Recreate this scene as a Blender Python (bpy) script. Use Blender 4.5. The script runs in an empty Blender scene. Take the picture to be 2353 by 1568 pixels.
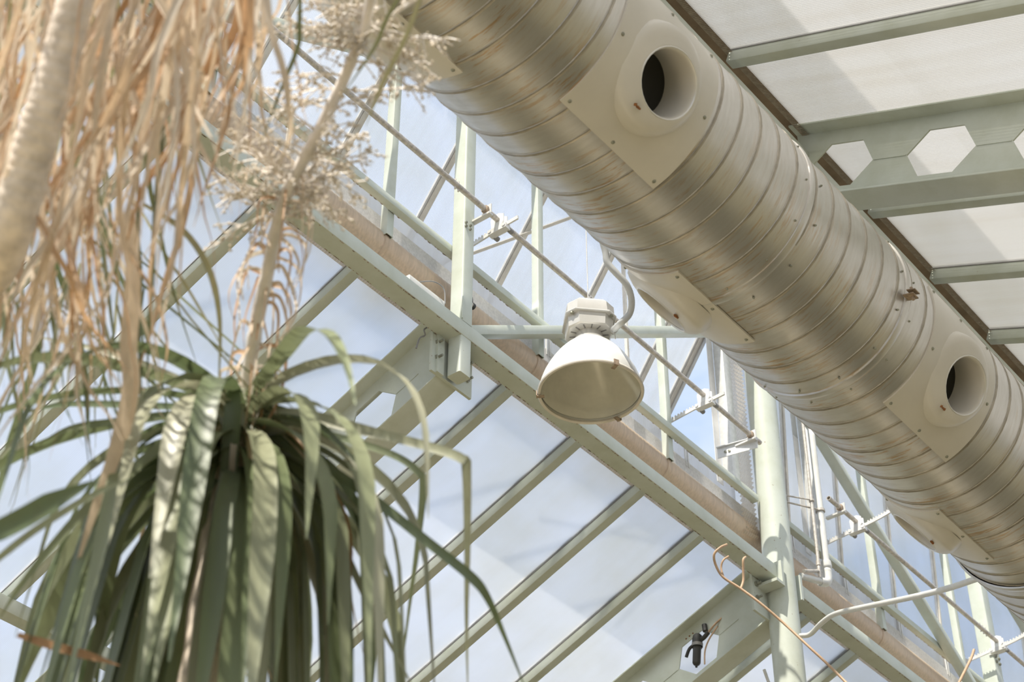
import bpy, math, random
from mathutils import Vector, Matrix
random.seed(7)
S = bpy.context.scene
COL = S.collection
V3 = Vector
PI = math.pi

# ------------------------------------------------------------------ camera
F_PX = 4137.0
YAW, PITCH, ROLL = (math.radians(a) for a in (-38.54, 38.565, 0.286))
CAM = V3((0, 0, 1.6))
fwd = V3((math.sin(YAW) * math.cos(PITCH), math.cos(YAW) * math.cos(PITCH), math.sin(PITCH)))
rgt = V3((math.cos(YAW), -math.sin(YAW), 0))
upv = rgt.cross(fwd)
rgt, upv = (rgt * math.cos(ROLL) + upv * math.sin(ROLL)), (-rgt * math.sin(ROLL) + upv * math.cos(ROLL))
cd = bpy.data.cameras.new('camera')
cam = bpy.data.objects.new('camera', cd)
COL.objects.link(cam)
cam.matrix_world = Matrix(((rgt.x, upv.x, -fwd.x, CAM.x), (rgt.y, upv.y, -fwd.y, CAM.y), (rgt.z, upv.z, -fwd.z, CAM.z), (0, 0, 0, 1)))
cd.sensor_width = 36
cd.lens = F_PX / 2353 * 36
cd.clip_start = 0.05
cd.clip_end = 500
cd.dof.use_dof = True
cd.dof.focus_distance = 9.6
cd.dof.aperture_fstop = 4.6
S.camera = cam

def ray(px, py):
    return rgt * ((px - 1176.5) / F_PX) + upv * (-(py - 784) / F_PX) + fwd
def at(px, py, d):                       # point seen at a pixel, d metres in front of the camera
    return CAM + ray(px, py) * d

# ------------------------------------------------------------------ view, world, sun
S.view_settings.view_transform = 'Standard'
S.view_settings.look = 'None'
S.view_settings.exposure = 0.4
S.view_settings.gamma = 1.0
S.view_settings.use_curve_mapping = False

W = bpy.data.worlds.new('sky')
S.world = W
W.use_nodes = True
wt = W.node_tree
wt.nodes.clear()
def wn(t, **k):
    n = wt.nodes.new(t)
    for a, b in k.items():
        setattr(n, a, b)
    return n
wo = wn('ShaderNodeOutputWorld')
bg = wn('ShaderNodeBackground')
bg.inputs[1].default_value = 0.98
tc = wn('ShaderNodeTexCoord')
mp = wn('ShaderNodeMapping')
mp.inputs['Scale'].default_value = (1.0, 1.0, 1.7)
mp.inputs['Location'].default_value = (0.35, 0.2, 0.1)
ns = wn('ShaderNodeTexNoise')
ns.inputs['Scale'].default_value = 3.4
ns.inputs['Detail'].default_value = 6
ns.inputs['Roughness'].default_value = 0.55
ns.inputs['Distortion'].default_value = 0.5
cr = wn('ShaderNodeValToRGB')
cr.color_ramp.elements[0].position = 0.43
cr.color_ramp.elements[0].color = (0.46, 0.58, 0.79, 1)
cr.color_ramp.elements[1].position = 0.66
cr.color_ramp.elements[1].color = (0.98, 0.98, 0.97, 1)
wt.links.new(tc.outputs['Generated'], mp.inputs[0])
wt.links.new(mp.outputs[0], ns.inputs[0])
wt.links.new(ns.outputs[0], cr.inputs[0])
wt.links.new(cr.outputs[0], bg.inputs[0])
wt.links.new(bg.outputs[0], wo.inputs[0])

SUN_TO = V3((0.10, -0.52, 0.84)).normalized()
sl = bpy.data.lights.new('sun', 'SUN')
sl.energy = 6.6
sl.angle = math.radians(0.8)
sl.color = (1.0, 0.945, 0.86)
so = bpy.data.objects.new('sun', sl)
COL.objects.link(so)
so.rotation_euler = SUN_TO.to_track_quat('Z', 'Y').to_euler()
so.location = (0, -10, 30)

S.cycles.max_bounces = 7
S.cycles.diffuse_bounces = 2
S.cycles.use_adaptive_sampling = True
S.cycles.adaptive_threshold = 0.04
S.cycles.glossy_bounces = 3
S.cycles.transmission_bounces = 6
S.cycles.transparent_max_bounces = 12

# ------------------------------------------------------------------ materials
def new_mat(name):
    m = bpy.data.materials.new(name)
    m.use_nodes = True
    nt = m.node_tree
    nt.nodes.clear()
    out = nt.nodes.new('ShaderNodeOutputMaterial')
    return m, nt, out
def N(nt, t, **k):
    n = nt.nodes.new(t)
    for a, b in k.items():
        setattr(n, a, b)
    return n
def noise(nt, vec, scale, detail=3, rough=0.5):
    n = N(nt, 'ShaderNodeTexNoise')
    n.inputs['Scale'].default_value = scale
    n.inputs['Detail'].default_value = detail
    n.inputs['Roughness'].default_value = rough
    if vec is not None:
        nt.links.new(vec, n.inputs[0])
    return n.outputs[0]
def ramp(nt, fac, stops):
    r = N(nt, 'ShaderNodeValToRGB')
    el = r.color_ramp.elements
    while len(el) < len(stops):
        el.new(0.5)
    for e, (p, c) in zip(el, stops):
        e.position = p
        e.color = (c[0], c[1], c[2], 1) if not isinstance(c, float) else (c, c, c, 1)
    nt.links.new(fac, r.inputs[0])
    return r.outputs[0]
def mixc(nt, fac, a, b, mode='MIX'):
    m = N(nt, 'ShaderNodeMix', data_type='RGBA', blend_type=mode)
    for s, v in ((m.inputs[0], fac), (m.inputs[6], a), (m.inputs[7], b)):
        if hasattr(v, 'is_linked'):
            nt.links.new(v, s)
        elif isinstance(v, (int, float)):
            s.default_value = v
        else:
            s.default_value = (v[0], v[1], v[2], 1)
    return m.outputs[2]
def geo_pos(nt, scale=(1, 1, 1)):
    g = N(nt, 'ShaderNodeNewGeometry')
    m = N(nt, 'ShaderNodeMapping')
    m.inputs['Scale'].default_value = scale
    nt.links.new(g.outputs['Position'], m.inputs[0])
    return m.outputs[0]
def bump(nt, h, strength, dist=0.01):
    b = N(nt, 'ShaderNodeBump')
    b.inputs['Strength'].default_value = strength
    b.inputs['Distance'].default_value = dist
    nt.links.new(h, b.inputs['Height'])
    return b.outputs[0]
def pbsdf(nt, out, col, rough=0.5, metal=0.0, normal=None, spec=0.5):
    p = N(nt, 'ShaderNodeBsdfPrincipled')
    if hasattr(col, 'is_linked'):
        nt.links.new(col, p.inputs['Base Color'])
    else:
        p.inputs['Base Color'].default_value = (*col, 1)
    if hasattr(rough, 'is_linked'):
        nt.links.new(rough, p.inputs['Roughness'])
    else:
        p.inputs['Roughness'].default_value = rough
    p.inputs['Metallic'].default_value = metal
    p.inputs['Specular IOR Level'].default_value = spec
    if normal is not None:
        nt.links.new(normal, p.inputs['Normal'])
    if out is not None:
        nt.links.new(p.outputs[0], out.inputs[0])
    return p
def simple(name, col, rough=0.5, metal=0.0, var=0.12, vscale=9.0, spec=0.5):
    m, nt, out = new_mat(name)
    n = noise(nt, geo_pos(nt), vscale, 4, 0.6)
    c = mixc(nt, ramp(nt, n, [(0.35, 0.0), (0.7, 1.0)]), col, tuple(x * (1 - var * 2) for x in col))
    pbsdf(nt, out, c, rough, metal, None, spec)
    return m

def mat_paint(name, col, rust=0.4, spots=0.74):
    m, nt, out = new_mat(name)
    pos = geo_pos(nt)
    base = mixc(nt, ramp(nt, noise(nt, pos, 5.0, 5, 0.6), [(0.4, 0.0), (0.75, 1.0)]), col, (col[0] * .86, col[1] * .86, col[2] * .80))
    sp = ramp(nt, noise(nt, pos, 46.0, 3, 0.6), [(spots, 0.0), (spots + 0.05, rust)])
    c = mixc(nt, sp, base, (0.26, 0.15, 0.06))
    pbsdf(nt, out, c, 0.42, 0, bump(nt, noise(nt, pos, 60, 3), 0.12, 0.002))
    return m

def mat_polycarb(name, clear=0.5, tint=(0.93, 0.955, 0.98), scat=(0.90, 0.91, 0.92), grime=0.15, axis=1, pitch=0.0115, blur=0.0):
    """twin-wall polycarbonate: part clear, part scattering, with fine ribs running along the sheet"""
    m, nt, out = new_mat(name)
    tcn = N(nt, 'ShaderNodeTexCoord')
    sep = N(nt, 'ShaderNodeSeparateXYZ')
    nt.links.new(tcn.outputs['Object'], sep.inputs[0])
    mul = N(nt, 'ShaderNodeMath', operation='MULTIPLY')
    mul.inputs[1].default_value = 2 * PI / pitch
    nt.links.new(sep.outputs[axis], mul.inputs[0])
    sn = N(nt, 'ShaderNodeMath', operation='SINE')
    nt.links.new(mul.outputs[0], sn.inputs[0])
    rib = N(nt, 'ShaderNodeMapRange')
    rib.inputs[1].default_value = 0.2
    rib.inputs[2].default_value = 1.0
    nt.links.new(sn.outputs[0], rib.inputs[0])
    pos = geo_pos(nt)
    streak = geo_pos(nt, (0.35, 7.0, 0.35))
    gr = ramp(nt, noise(nt, pos, 1.6, 4, 0.6), [(0.35, 0.0), (0.75, 1.0)])
    st = ramp(nt, noise(nt, streak, 2.0, 4, 0.6), [(0.4, 0.0), (0.8, 1.0)])
    tint_n = mixc(nt, gr, tint, (tint[0] * (1 - grime * .5), tint[1] * (1 - grime * .6), tint[2] * (1 - grime)))
    scat_n = mixc(nt, st, scat, (scat[0] * (1 - grime * .6), scat[1] * (1 - grime * .8), scat[2] * (1 - grime * 1.1)))
    tr = N(nt, 'ShaderNodeBsdfTransparent')
    nt.links.new(tint_n, tr.inputs[0])
    clear_out = tr.outputs[0]
    if blur:                                   # the ribbed sheet smears what is seen through it
        rf = N(nt, 'ShaderNodeBsdfRefraction')
        rf.inputs['IOR'].default_value = 1.16
        rf.inputs['Roughness'].default_value = 0.55
        nt.links.new(tint_n, rf.inputs[0])
        mb = N(nt, 'ShaderNodeMixShader')
        mb.inputs[0].default_value = blur
        nt.links.new(tr.outputs[0], mb.inputs[1])
        nt.links.new(rf.outputs[0], mb.inputs[2])
        clear_out = mb.outputs[0]
    tl = N(nt, 'ShaderNodeBsdfTranslucent')
    nt.links.new(scat_n, tl.inputs[0])
    df = N(nt, 'ShaderNodeBsdfDiffuse')
    nt.links.new(scat_n, df.inputs[0])
    m1 = N(nt, 'ShaderNodeMixShader')
    m1.inputs[0].default_value = 0.16
    nt.links.new(tl.outputs[0], m1.inputs[1])
    nt.links.new(df.outputs[0], m1.inputs[2])
    fac = N(nt, 'ShaderNodeMapRange')          # ribs scatter more than the clear cells between them
    fac.inputs[3].default_value = 1 - clear - 0.05
    fac.inputs[4].default_value = 1 - clear + 0.13
    nt.links.new(rib.outputs[0], fac.inputs[0])
    m2 = N(nt, 'ShaderNodeMixShader')
    nt.links.new(fac.outputs[0], m2.inputs[0])
    nt.links.new(clear_out, m2.inputs[1])
    nt.links.new(m1.outputs[0], m2.inputs[2])
    gl = N(nt, 'ShaderNodeBsdfGlossy')
    gl.inputs['Roughness'].default_value = 0.16
    m3 = N(nt, 'ShaderNodeMixShader')
    m3.inputs[0].default_value = 0.05
    nt.links.new(m2.outputs[0], m3.inputs[1])
    nt.links.new(gl.outputs[0], m3.inputs[2])
    nt.links.new(m3.outputs[0], out.inputs[0])
    return m

def mat_duct():
    m, nt, out = new_mat('galvanised_duct')
    tcn = N(nt, 'ShaderNodeTexCoord')
    def mapped(sc):
        mm = N(nt, 'ShaderNodeMapping')
        mm.inputs['Scale'].default_value = sc
        nt.links.new(tcn.outputs['Object'], mm.inputs[0])
        return mm.outputs[0]
    spang = noise(nt, mapped((2.6, 15, 2.6)), 3.0, 6, 0.7)
    base = ramp(nt, spang, [(0.3, (0.655, 0.63, 0.59)), (0.5, (0.70, 0.675, 0.64)), (0.72, (0.745, 0.725, 0.695))])
    # rusty drip streaks follow the strip round the pipe
    stv = noise(nt, mapped((4.0, 42.0, 4.0)), 1.5, 4, 0.7)
    sep = N(nt, 'ShaderNodeSeparateXYZ')
    nt.links.new(tcn.outputs['Object'], sep.inputs[0])
    lowm = N(nt, 'ShaderNodeMapRange')          # dirt that has collected along the belly of the pipe
    lowm.inputs[1].default_value = -0.02
    lowm.inputs[2].default_value = -0.40
    nt.links.new(sep.outputs[2], lowm.inputs[0])
    patch = ramp(nt, noise(nt, mapped((1, 1.6, 1)), 2.2, 3), [(0.40, 0.0), (0.62, 1.0)])
    stm = ramp(nt, stv, [(0.52, 0.0), (0.60, 0.75)])
    mm = N(nt, 'ShaderNodeMath', operation='MULTIPLY')
    nt.links.new(stm, mm.inputs[0])
    nt.links.new(lowm.outputs[0], mm.inputs[1])
    mm2 = N(nt, 'ShaderNodeMath', operation='MULTIPLY')
    nt.links.new(mm.outputs[0], mm2.inputs[0])
    nt.links.new(patch, mm2.inputs[1])
    col = mixc(nt, mm2.outputs[0], base, (0.56, 0.34, 0.14))
    rg = ramp(nt, spang, [(0.3, 0.42), (0.7, 0.30)])
    p = pbsdf(nt, None, col, rg, 0.82, bump(nt, noise(nt, mapped((1.5, 9, 1.5)), 2.0, 2), 0.10, 0.012))
    p.inputs['Anisotropic'].default_value = 0.35
    nt.links.new(p.outputs[0], out.inputs[0])
    return m

def mat_leaf(name, stops, rough=0.42, trans=0.25, tipcol=None):
    m, nt, out = new_mat(name)
    oi = N(nt, 'ShaderNodeObjectInfo')
    c = ramp(nt, oi.outputs['Random'], stops)
    st = noise(nt, geo_pos(nt, (60, 60, 4)), 1.0, 3)
    c = mixc(nt, ramp(nt, st, [(0.3, 0.0), (0.7, 0.22)]), c, (0.12, 0.10, 0.05))
    p = pbsdf(nt, None, c, rough, 0, None, 0.6)
    tl = N(nt, 'ShaderNodeBsdfTranslucent')
    nt.links.new(c, tl.inputs[0])
    mx = N(nt, 'ShaderNodeMixShader')
    mx.inputs[0].default_value = trans
    nt.links.new(p.outputs[0], mx.inputs[1])
    nt.links.new(tl.outputs[0], mx.inputs[2])
    nt.links.new(mx.outputs[0], out.inputs[0])
    return m

def mat_glass(name, tint, fac):
    m, nt, out = new_mat(name)
    tr = N(nt, 'ShaderNodeBsdfTransparent')
    tr.inputs[0].default_value = (*tint, 1)
    gl = N(nt, 'ShaderNodeBsdfGlossy')
    gl.inputs['Roughness'].default_value = 0.08
    mx = N(nt, 'ShaderNodeMixShader')
    mx.inputs[0].default_value = fac
    nt.links.new(tr.outputs[0], mx.inputs[1])
    nt.links.new(gl.outputs[0], mx.inputs[2])
    nt.links.new(mx.outputs[0], out.inputs[0])
    return m

M = {}
M['green'] = mat_paint('pale_green_paint', (0.65, 0.687, 0.612))
M['green_rusty'] = mat_paint('pale_green_paint_rust_specks', (0.65, 0.687, 0.615), 0.7, 0.69)
M['poly'] = mat_polycarb('polycarbonate_sheet', 0.72, (0.95, 0.96, 0.975), (0.72, 0.73, 0.75))
M['poly_roof'] = mat_polycarb('polycarbonate_roof_sheet', 0.20, (0.97, 0.965, 0.955), (0.50, 0.495, 0.48), 0.10)
M['poly_low'] = mat_polycarb('polycarbonate_low_roof', 0.80, (0.95, 0.96, 0.975), (0.62, 0.63, 0.65), blur=0.75)
M['poly_strip'] = mat_polycarb('milky_polycarbonate', 0.40, (0.96, 0.965, 0.97), (0.84, 0.84, 0.85))
M['poly_clear'] = mat_polycarb('polycarbonate_clear', 0.90, (0.96, 0.965, 0.97), (0.6, 0.6, 0.6))
M['poly_dirty'] = mat_polycarb('polycarbonate_stained', 0.30, (0.93, 0.88, 0.82), (0.88, 0.82, 0.74), 0.3, 1, 0.02)
M['duct'] = mat_duct()
M['seam'] = simple('duct_seam_metal', (0.50, 0.455, 0.385), 0.42, 0.7, 0.15, 14)
M['plate'] = simple('nozzle_plate_enamel', (0.74, 0.70, 0.63), 0.32, 0.0, 0.05, 3)
M['dark'] = simple('black_perforated_plate', (0.02, 0.019, 0.016), 0.7)
M['galv'] = simple('galvanised_steel', (0.82, 0.82, 0.81), 0.42, 0.3, 0.08, 30)
M['galv_warm'] = simple('weathered_galvanised_pipe', (0.70, 0.64, 0.57), 0.45, 0.3, 0.2, 40)
M['alu'] = simple('aluminium_bar', (0.84, 0.82, 0.79), 0.35, 0.12, 0.08, 12)
M['tan'] = simple('tan_glazing_bar', (0.84, 0.78, 0.69), 0.5, 0.0, 0.10, 12)
M['white'] = simple('white_enamel', (0.90, 0.90, 0.88), 0.22, 0, 0.02, 4)
M['cast'] = simple('pale_cast_aluminium', (0.80, 0.78, 0.74), 0.30, 0.35, 0.06, 8)
M['reflector'] = simple('dull_reflector', (0.93, 0.915, 0.86), 0.30, 0.25, 0.08, 7)
M['lens'] = mat_glass('dusty_lamp_glass', (0.98, 0.975, 0.95), 0.10)
M['rubber'] = simple('black_plastic', (0.05, 0.048, 0.045), 0.45)
M['rubber_grey'] = simple('grey_plastic', (0.30, 0.29, 0.28), 0.4)
M['conduit'] = simple('grey_plastic_conduit', (0.58, 0.59, 0.58), 0.4, 0, 0.05)
M['pvc'] = simple('off_white_pvc', (0.80, 0.79, 0.75), 0.35, 0, 0.06)
M['brown_cable'] = simple('tan_cable', (0.62, 0.42, 0.27), 0.5, 0, 0.1, 20)
M['rust'] = simple('rusty_clip', (0.52, 0.40, 0.30), 0.6, 0.3, 0.25, 60)
M['rust_stain'] = simple('rust_stain', (0.40, 0.16, 0.05), 0.8, 0.0, 0.3, 90)
M['bolt'] = simple('grimy_bolt', (0.40, 0.40, 0.32), 0.5, 0.4, 0.2, 50)
M['flash'] = simple('dirty_flashing', (0.86, 0.83, 0.80), 0.6, 0.0, 0.10, 60)
M['brown'] = simple('brown_dirty_gutter', (0.40, 0.29, 0.20), 0.7, 0.0, 0.2, 6)
M['gutter'] = mat_leaf('tan_ribbed_gutter', [(0.0, (0.74, 0.57, 0.41)), (1.0, (0.68, 0.51, 0.36))], 0.35, 0.2)
M['tape'] = simple('brown_edge_tape', (0.46, 0.38, 0.28), 0.7, 0.0, 0.2, 40)
M['soil'] = simple('sandy_soil', (0.10, 0.085, 0.040), 0.9, 0.0, 0.16, 1.3)
M['sand'] = simple('pale_sand', (0.60, 0.51, 0.36), 0.9, 0.0, 0.1, 2.0)
M['leaf'] = mat_leaf('green_strap_leaf', [(0.0, (0.12, 0.16, 0.07)), (0.35, (0.20, 0.24, 0.12)), (0.7, (0.32, 0.34, 0.20)), (1.0, (0.46, 0.45, 0.32))])
M['leaf_thin'] = mat_leaf('olive_thin_leaf', [(0.0, (0.09, 0.12, 0.05)), (0.5, (0.22, 0.23, 0.10)), (1.0, (0.42, 0.38, 0.20))])
M['dry'] = mat_leaf('dry_straw_leaf', [(0.0, (0.50, 0.27, 0.12)), (0.18, (0.64, 0.43, 0.26)), (0.5, (0.74, 0.57, 0.39)), (1.0, (0.80, 0.70, 0.56))], 0.6, 0.35)
M['bark'] = simple('pale_ringed_bark', (0.90, 0.77, 0.62), 0.75, 0, 0.2, 25)
M['stalk'] = simple('dry_flower_stalk', (0.93, 0.85, 0.75), 0.5, 0, 0.12, 18)
M['flower'] = simple('dried_flower', (0.84, 0.72, 0.54), 0.75, 0, 0.2, 60)

# ------------------------------------------------------------------ helpers
class MB:
    def __init__(s):
        s.v, s.f = [], []
    def poly(s, pts):
        i = len(s.v)
        s.v += [tuple(p) for p in pts]
        s.f.append(tuple(range(i, i + len(pts))))
        return s
    def grid(s, rows, closed=False, cap=False):
        i0 = len(s.v)
        n = len(rows[0])
        for r in rows:
            s.v += [tuple(p) for p in r]
        m = n if closed else n - 1
        for a in range(len(rows) - 1):
            for b in range(m):
                s.f.append((i0 + a * n + b, i0 + a * n + (b + 1) % n, i0 + (a + 1) * n + (b + 1) % n, i0 + (a + 1) * n + b))
        if cap:
            s.f.append(tuple(i0 + b for b in reversed(range(n))))
            s.f.append(tuple(i0 + (len(rows) - 1) * n + b for b in range(n)))
        return s
    def box(s, lo, hi):
        x0, y0, z0 = lo
        x1, y1, z1 = hi
        s.grid([[(x0, y0, z0), (x1, y0, z0), (x1, y1, z0), (x0, y1, z0)], [(x0, y0, z1), (x1, y0, z1), (x1, y1, z1), (x0, y1, z1)]], True, True)
        return s
    def bar(s, a, b, w, h, up=(0, 0, 1), r=0.0, seg=2, hollow=0.0):
        """box section from a to b; w across, h along up; rounded edges r; hollow = wall thickness of an open tube"""
        a, b = V3(a), V3(b)
        ax = (b - a).normalized()
        sd = ax.cross(V3(up)).normalized()
        u = sd.cross(ax)
        def prof(w, h, r):
            if r <= 0:
                return [(-w / 2, -h / 2), (w / 2, -h / 2), (w / 2, h / 2), (-w / 2, h / 2)]
            o = []
            for cx, cy, a0 in ((w / 2 - r, -h / 2 + r, -90), (w / 2 - r, h / 2 - r, 0), (-w / 2 + r, h / 2 - r, 90), (-w / 2 + r, -h / 2 + r, 180)):
                for k in range(seg + 1):
                    t = math.radians(a0 + 90 * k / seg)
                    o.append((cx + r * math.cos(t), cy + r * math.sin(t)))
            return o
        P = prof(w, h, r)
        rows = [[e + sd * x + u * y for x, y in P] for e in (a, b)]
        if hollow:
            Q = prof(w - 2 * hollow, h - 2 * hollow, max(r - hollow, 0.0005) if r > 0 else 0)
            s.grid(rows, True)
            s.grid([[e + sd * x + u * y for x, y in Q] for e in (b, a)], True)
            for e, flip in ((a, 1), (b, 0)):
                s.grid([[e + sd * x + u * y for x, y in (P if flip else Q)], [e + sd * x + u * y for x, y in (Q if flip else P)]], True)
        else:
            s.grid(rows, True, True)
        return s
    def tube(s, pts, r, n=8, cap=True):
        pts = [V3(p) for p in pts]
        m = len(pts)
        rs = r if isinstance(r, (list, tuple)) else [r] * m
        ref = None
        rows = []
        for i, p in enumerate(pts):
            t = (pts[min(i + 1, m - 1)] - pts[max(i - 1, 0)]).normalized()
            if ref is None:
                ref = t.orthogonal().normalized()
            ref = (ref - t * ref.dot(t)).normalized()
            b = t.cross(ref)
            rows.append([p + (ref * math.cos(2 * PI * k / n) + b * math.sin(2 * PI * k / n)) * rs[i] for k in range(n)])
        s.grid(rows, True, cap)
        return s
    def lathe(s, prof, o=(0, 0, 0), ax=(0, 0, 1), n=32, xref=None, cap=False):
        o, ax = V3(o), V3(ax).normalized()
        u = V3(xref) if xref else ax.orthogonal()
        u = (u - ax * u.dot(ax)).normalized()
        w = ax.cross(u)
        rows = [[o + ax * z + (u * math.cos(2 * PI * k / n) + w * math.sin(2 * PI * k / n)) * r for k in range(n)] for r, z in prof]
        s.grid(rows, True, cap)
        return s
    def prism(s, pts2, o, ex, ey, ez, h):
        o, ex, ey, ez = V3(o), V3(ex), V3(ey), V3(ez)
        A = [o + ex * x + ey * y for x, y in pts2]
        s.grid([A, [p + ez * h for p in A]], True, True)
        return s
    def blob(s, c, r, sq=1.0):
        c = V3(c)
        i = len(s.v)
        s.v += [tuple(c + V3(d) * r) for d in ((1, 0, 0), (0, 1, 0), (-1, 0, 0), (0, -1, 0), (0, 0, sq), (0, 0, -sq))]
        for a in range(4):
            b = (a + 1) % 4
            s.f += [(i + a, i + b, i + 4), (i + b, i + a, i + 5)]
        return s
    def mesh(s, name, mat, smooth=None):
        me = bpy.data.meshes.new(name)
        me.from_pydata(s.v, [], s.f)
        me.materials.append(M[mat] if isinstance(mat, str) else mat)
        if smooth:
            me.shade_smooth()
            me.set_sharp_from_angle(angle=math.radians(smooth))
        me.update()
        return me
    def build(s, name, mat, parent=None, smooth=None, origin=None):
        if origin is not None:
            o = V3(origin)
            s.v = [tuple(V3(p) - o) for p in s.v]
        elif parent is not None:
            o = world_of(parent)
            s.v = [tuple(V3(p) - o) for p in s.v]
            o = V3((0, 0, 0))
        else:
            o = V3((0, 0, 0))
        ob = bpy.data.objects.new(name, s.mesh(name, mat, smooth))
        COL.objects.link(ob)
        ob.location = o if parent is None else (o - world_of(parent) if origin is not None else o)
        if parent is not None:
            ob.parent = parent
        return ob
def world_of(o):
    p = V3((0, 0, 0))
    while o is not None:
        p += o.location
        o = o.parent
    return p
def tag(o, label=None, cat=None, group=None, kind=None):
    for k, v in (('label', label), ('category', cat), ('group', group), ('kind', kind)):
        if v:
            o[k] = v
    return o
def empty(name, loc, label=None, cat=None, group=None, kind=None):
    o = bpy.data.objects.new(name, None)
    COL.objects.link(o)
    o.location = loc
    o.empty_display_size = 0.1
    return tag(o, label, cat, group, kind)
def link_copy(src, parent, loc):
    c = src.copy()
    COL.objects.link(c)
    c.parent = parent
    c.location = loc
    return c
def smooth_path(pts, n=6):
    """Catmull-Rom through the points"""
    P = [V3(p) for p in pts]
    P = [P[0] * 2 - P[1]] + P + [P[-1] * 2 - P[-2]]
    out = []
    for i in range(1, len(P) - 2):
        for k in range(n):
            t = k / n
            a, b, c, d = P[i - 1], P[i], P[i + 1], P[i + 2]
            out.append(0.5 * ((2 * b) + (c - a) * t + (2 * a - 5 * b + 4 * c - d) * t * t + (3 * b - a - 3 * c + d) * t ** 3))
    out.append(P[-2])
    return out
ORD = ['first', 'second', 'third', 'fourth', 'fifth', 'sixth', 'seventh', 'eighth', 'ninth', 'tenth']

# ------------------------------------------------------------------ layout of the house (metres; Y runs along the building)
TAN = 0.4245                      # roofs fall 23 degrees
COSR, SINR = math.cos(math.radians(23)), math.sin(math.radians(23))
YF, BAY = 6.233, 3.547            # frame at the near post; bay length
DY = BAY / 5                      # spacing of the small rafters
XL, ZL = -5.43, 8.4125            # top edge of the left roof sheets
XR, ZR = -2.98, 8.385             # top edge of the right roof sheets
XH, ZH = -5.52, 10.40             # hinge line of the lantern windows
Y0, Y1 = 1.2, 18.5
def zl(x): return ZL + (x - XL) * TAN
def zr(x): return ZR - (x - XR) * TAN

# ------------------------------------------------------------------ ground
fl = MB()
fl.box((-45, -30, -0.3), (40, 60, 0.0))
tag(fl.build('floor', 'soil'), 'dark planted greenhouse floor below the palms', kind='structure')
fl = MB()
fl.box((-5.0, -12, 0.0), (-2.9, 30, 0.03))  # unseen pale strip, added to bounce light up into the lamp bowl
tag(fl.build('path', 'sand'), 'unseen pale sandy path added under the lantern to bounce light upwards', kind='structure')

# ------------------------------------------------------------------ roofs: every sheet is a pane of its own
def sheet_mesh(name, x_top, x_bot, sgn, width, mat):
    """sheet falling from x_top to x_bot; local origin at its top edge centre, ribs along the fall"""
    L = abs(x_bot - x_top)
    b = MB()
    t = 0.016
    b.grid([[(0, -width / 2, 0), (sgn * L, -width / 2, -L * TAN), (sgn * L, width / 2, -L * TAN), (0, width / 2, 0)],
            [(0, -width / 2, t), (sgn * L, -width / 2, -L * TAN + t), (sgn * L, width / 2, -L * TAN + t), (0, width / 2, t)]], True, True)
    return b.mesh(name, mat)
roofL = empty('ceiling', (XL, YF, ZL), 'pale polycarbonate roof falling away below the lantern', kind='structure')
roofR = empty('ceiling', (XR, YF, ZR), 'white polycarbonate roof above the silver duct', kind='structure')
msL = sheet_mesh('pane', XL, -11.5, -1, DY - 0.012, 'poly_low')
msR = sheet_mesh('pane', XR, 4.0, 1, DY - 0.012, 'poly_roof')
def obj(name, me, parent, loc):
    o = bpy.data.objects.new(name, me)
    COL.objects.link(o)
    o.parent = parent
    o.location = loc
    return o
for k in range(-7, 17):
    obj('pane', msL, roofL, (-0.04, (k + 0.5) * DY, -0.04 * TAN))
for k in range(-7, 12):
    obj('pane', msR, roofR, (0, (k + 0.5) * DY, 0))
# brown tape closing the upper sheet ends
tp = MB()
tp.grid([[(x, y, zl(x) - q) for x, q in ((-5.54, 0.002), (-5.603, 0.002), (-5.603, 0.004), (-5.54, 0.004))] for y in (Y0, Y1)], True, True)
tp.build('dirt_band', 'poly_dirty', roofL)
tp = MB()
for k in range(900):              # saw-toothed end of the ribbed sheets
    y = Y0 + k * 0.0125
    tp.poly([(XR - 0.03, y, ZR - 0.012), (XR + 0.012, y + 0.003, ZR - 0.03), (XR + 0.012, y + 0.009, ZR - 0.03), (XR - 0.03, y + 0.0125, ZR - 0.012)])
tag(tp.build('toothed_sheet_end', 'tape', roofR), kind='stuff')
tp = MB()
tp.box((XR - 0.42, Y0, ZR + 0.02), (XR - 0.005, Y1, ZR + 0.05))
tp.build('gutter_board', 'brown', roofR)

# lantern roof over the windows
roofT = empty('ceiling', (-4.2, YF, 10.97), 'clear lantern roof above the open windows', kind='structure')
for sgn in (-1, 1):
    me = MB()
    x1 = sgn * 1.40
    me.grid([[(0, -BAY / 2 + .02, 0), (x1, -BAY / 2 + .02, -1.40 * TAN), (x1, BAY / 2 - .02, -1.40 * TAN), (0, BAY / 2 - .02, 0)],
             [(0, -BAY / 2 + .02, .016), (x1, -BAY / 2 + .02, -1.40 * TAN + .016), (x1, BAY / 2 - .02, -1.40 * TAN + .016), (0, BAY / 2 - .02, .016)]], True, True)
    mm = me.mesh('pane', 'poly_clear')
    for k in range(-1, 4):
        obj('pane', mm, roofT, (0, (k - 0.5) * BAY, 0))
rb = MB()
rb.bar((-4.2, Y0, 10.94), (-4.2, Y1, 10.94), 0.08, 0.08, r=0.008)
rb.build('ridge_bar', 'green', roofT)

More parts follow.
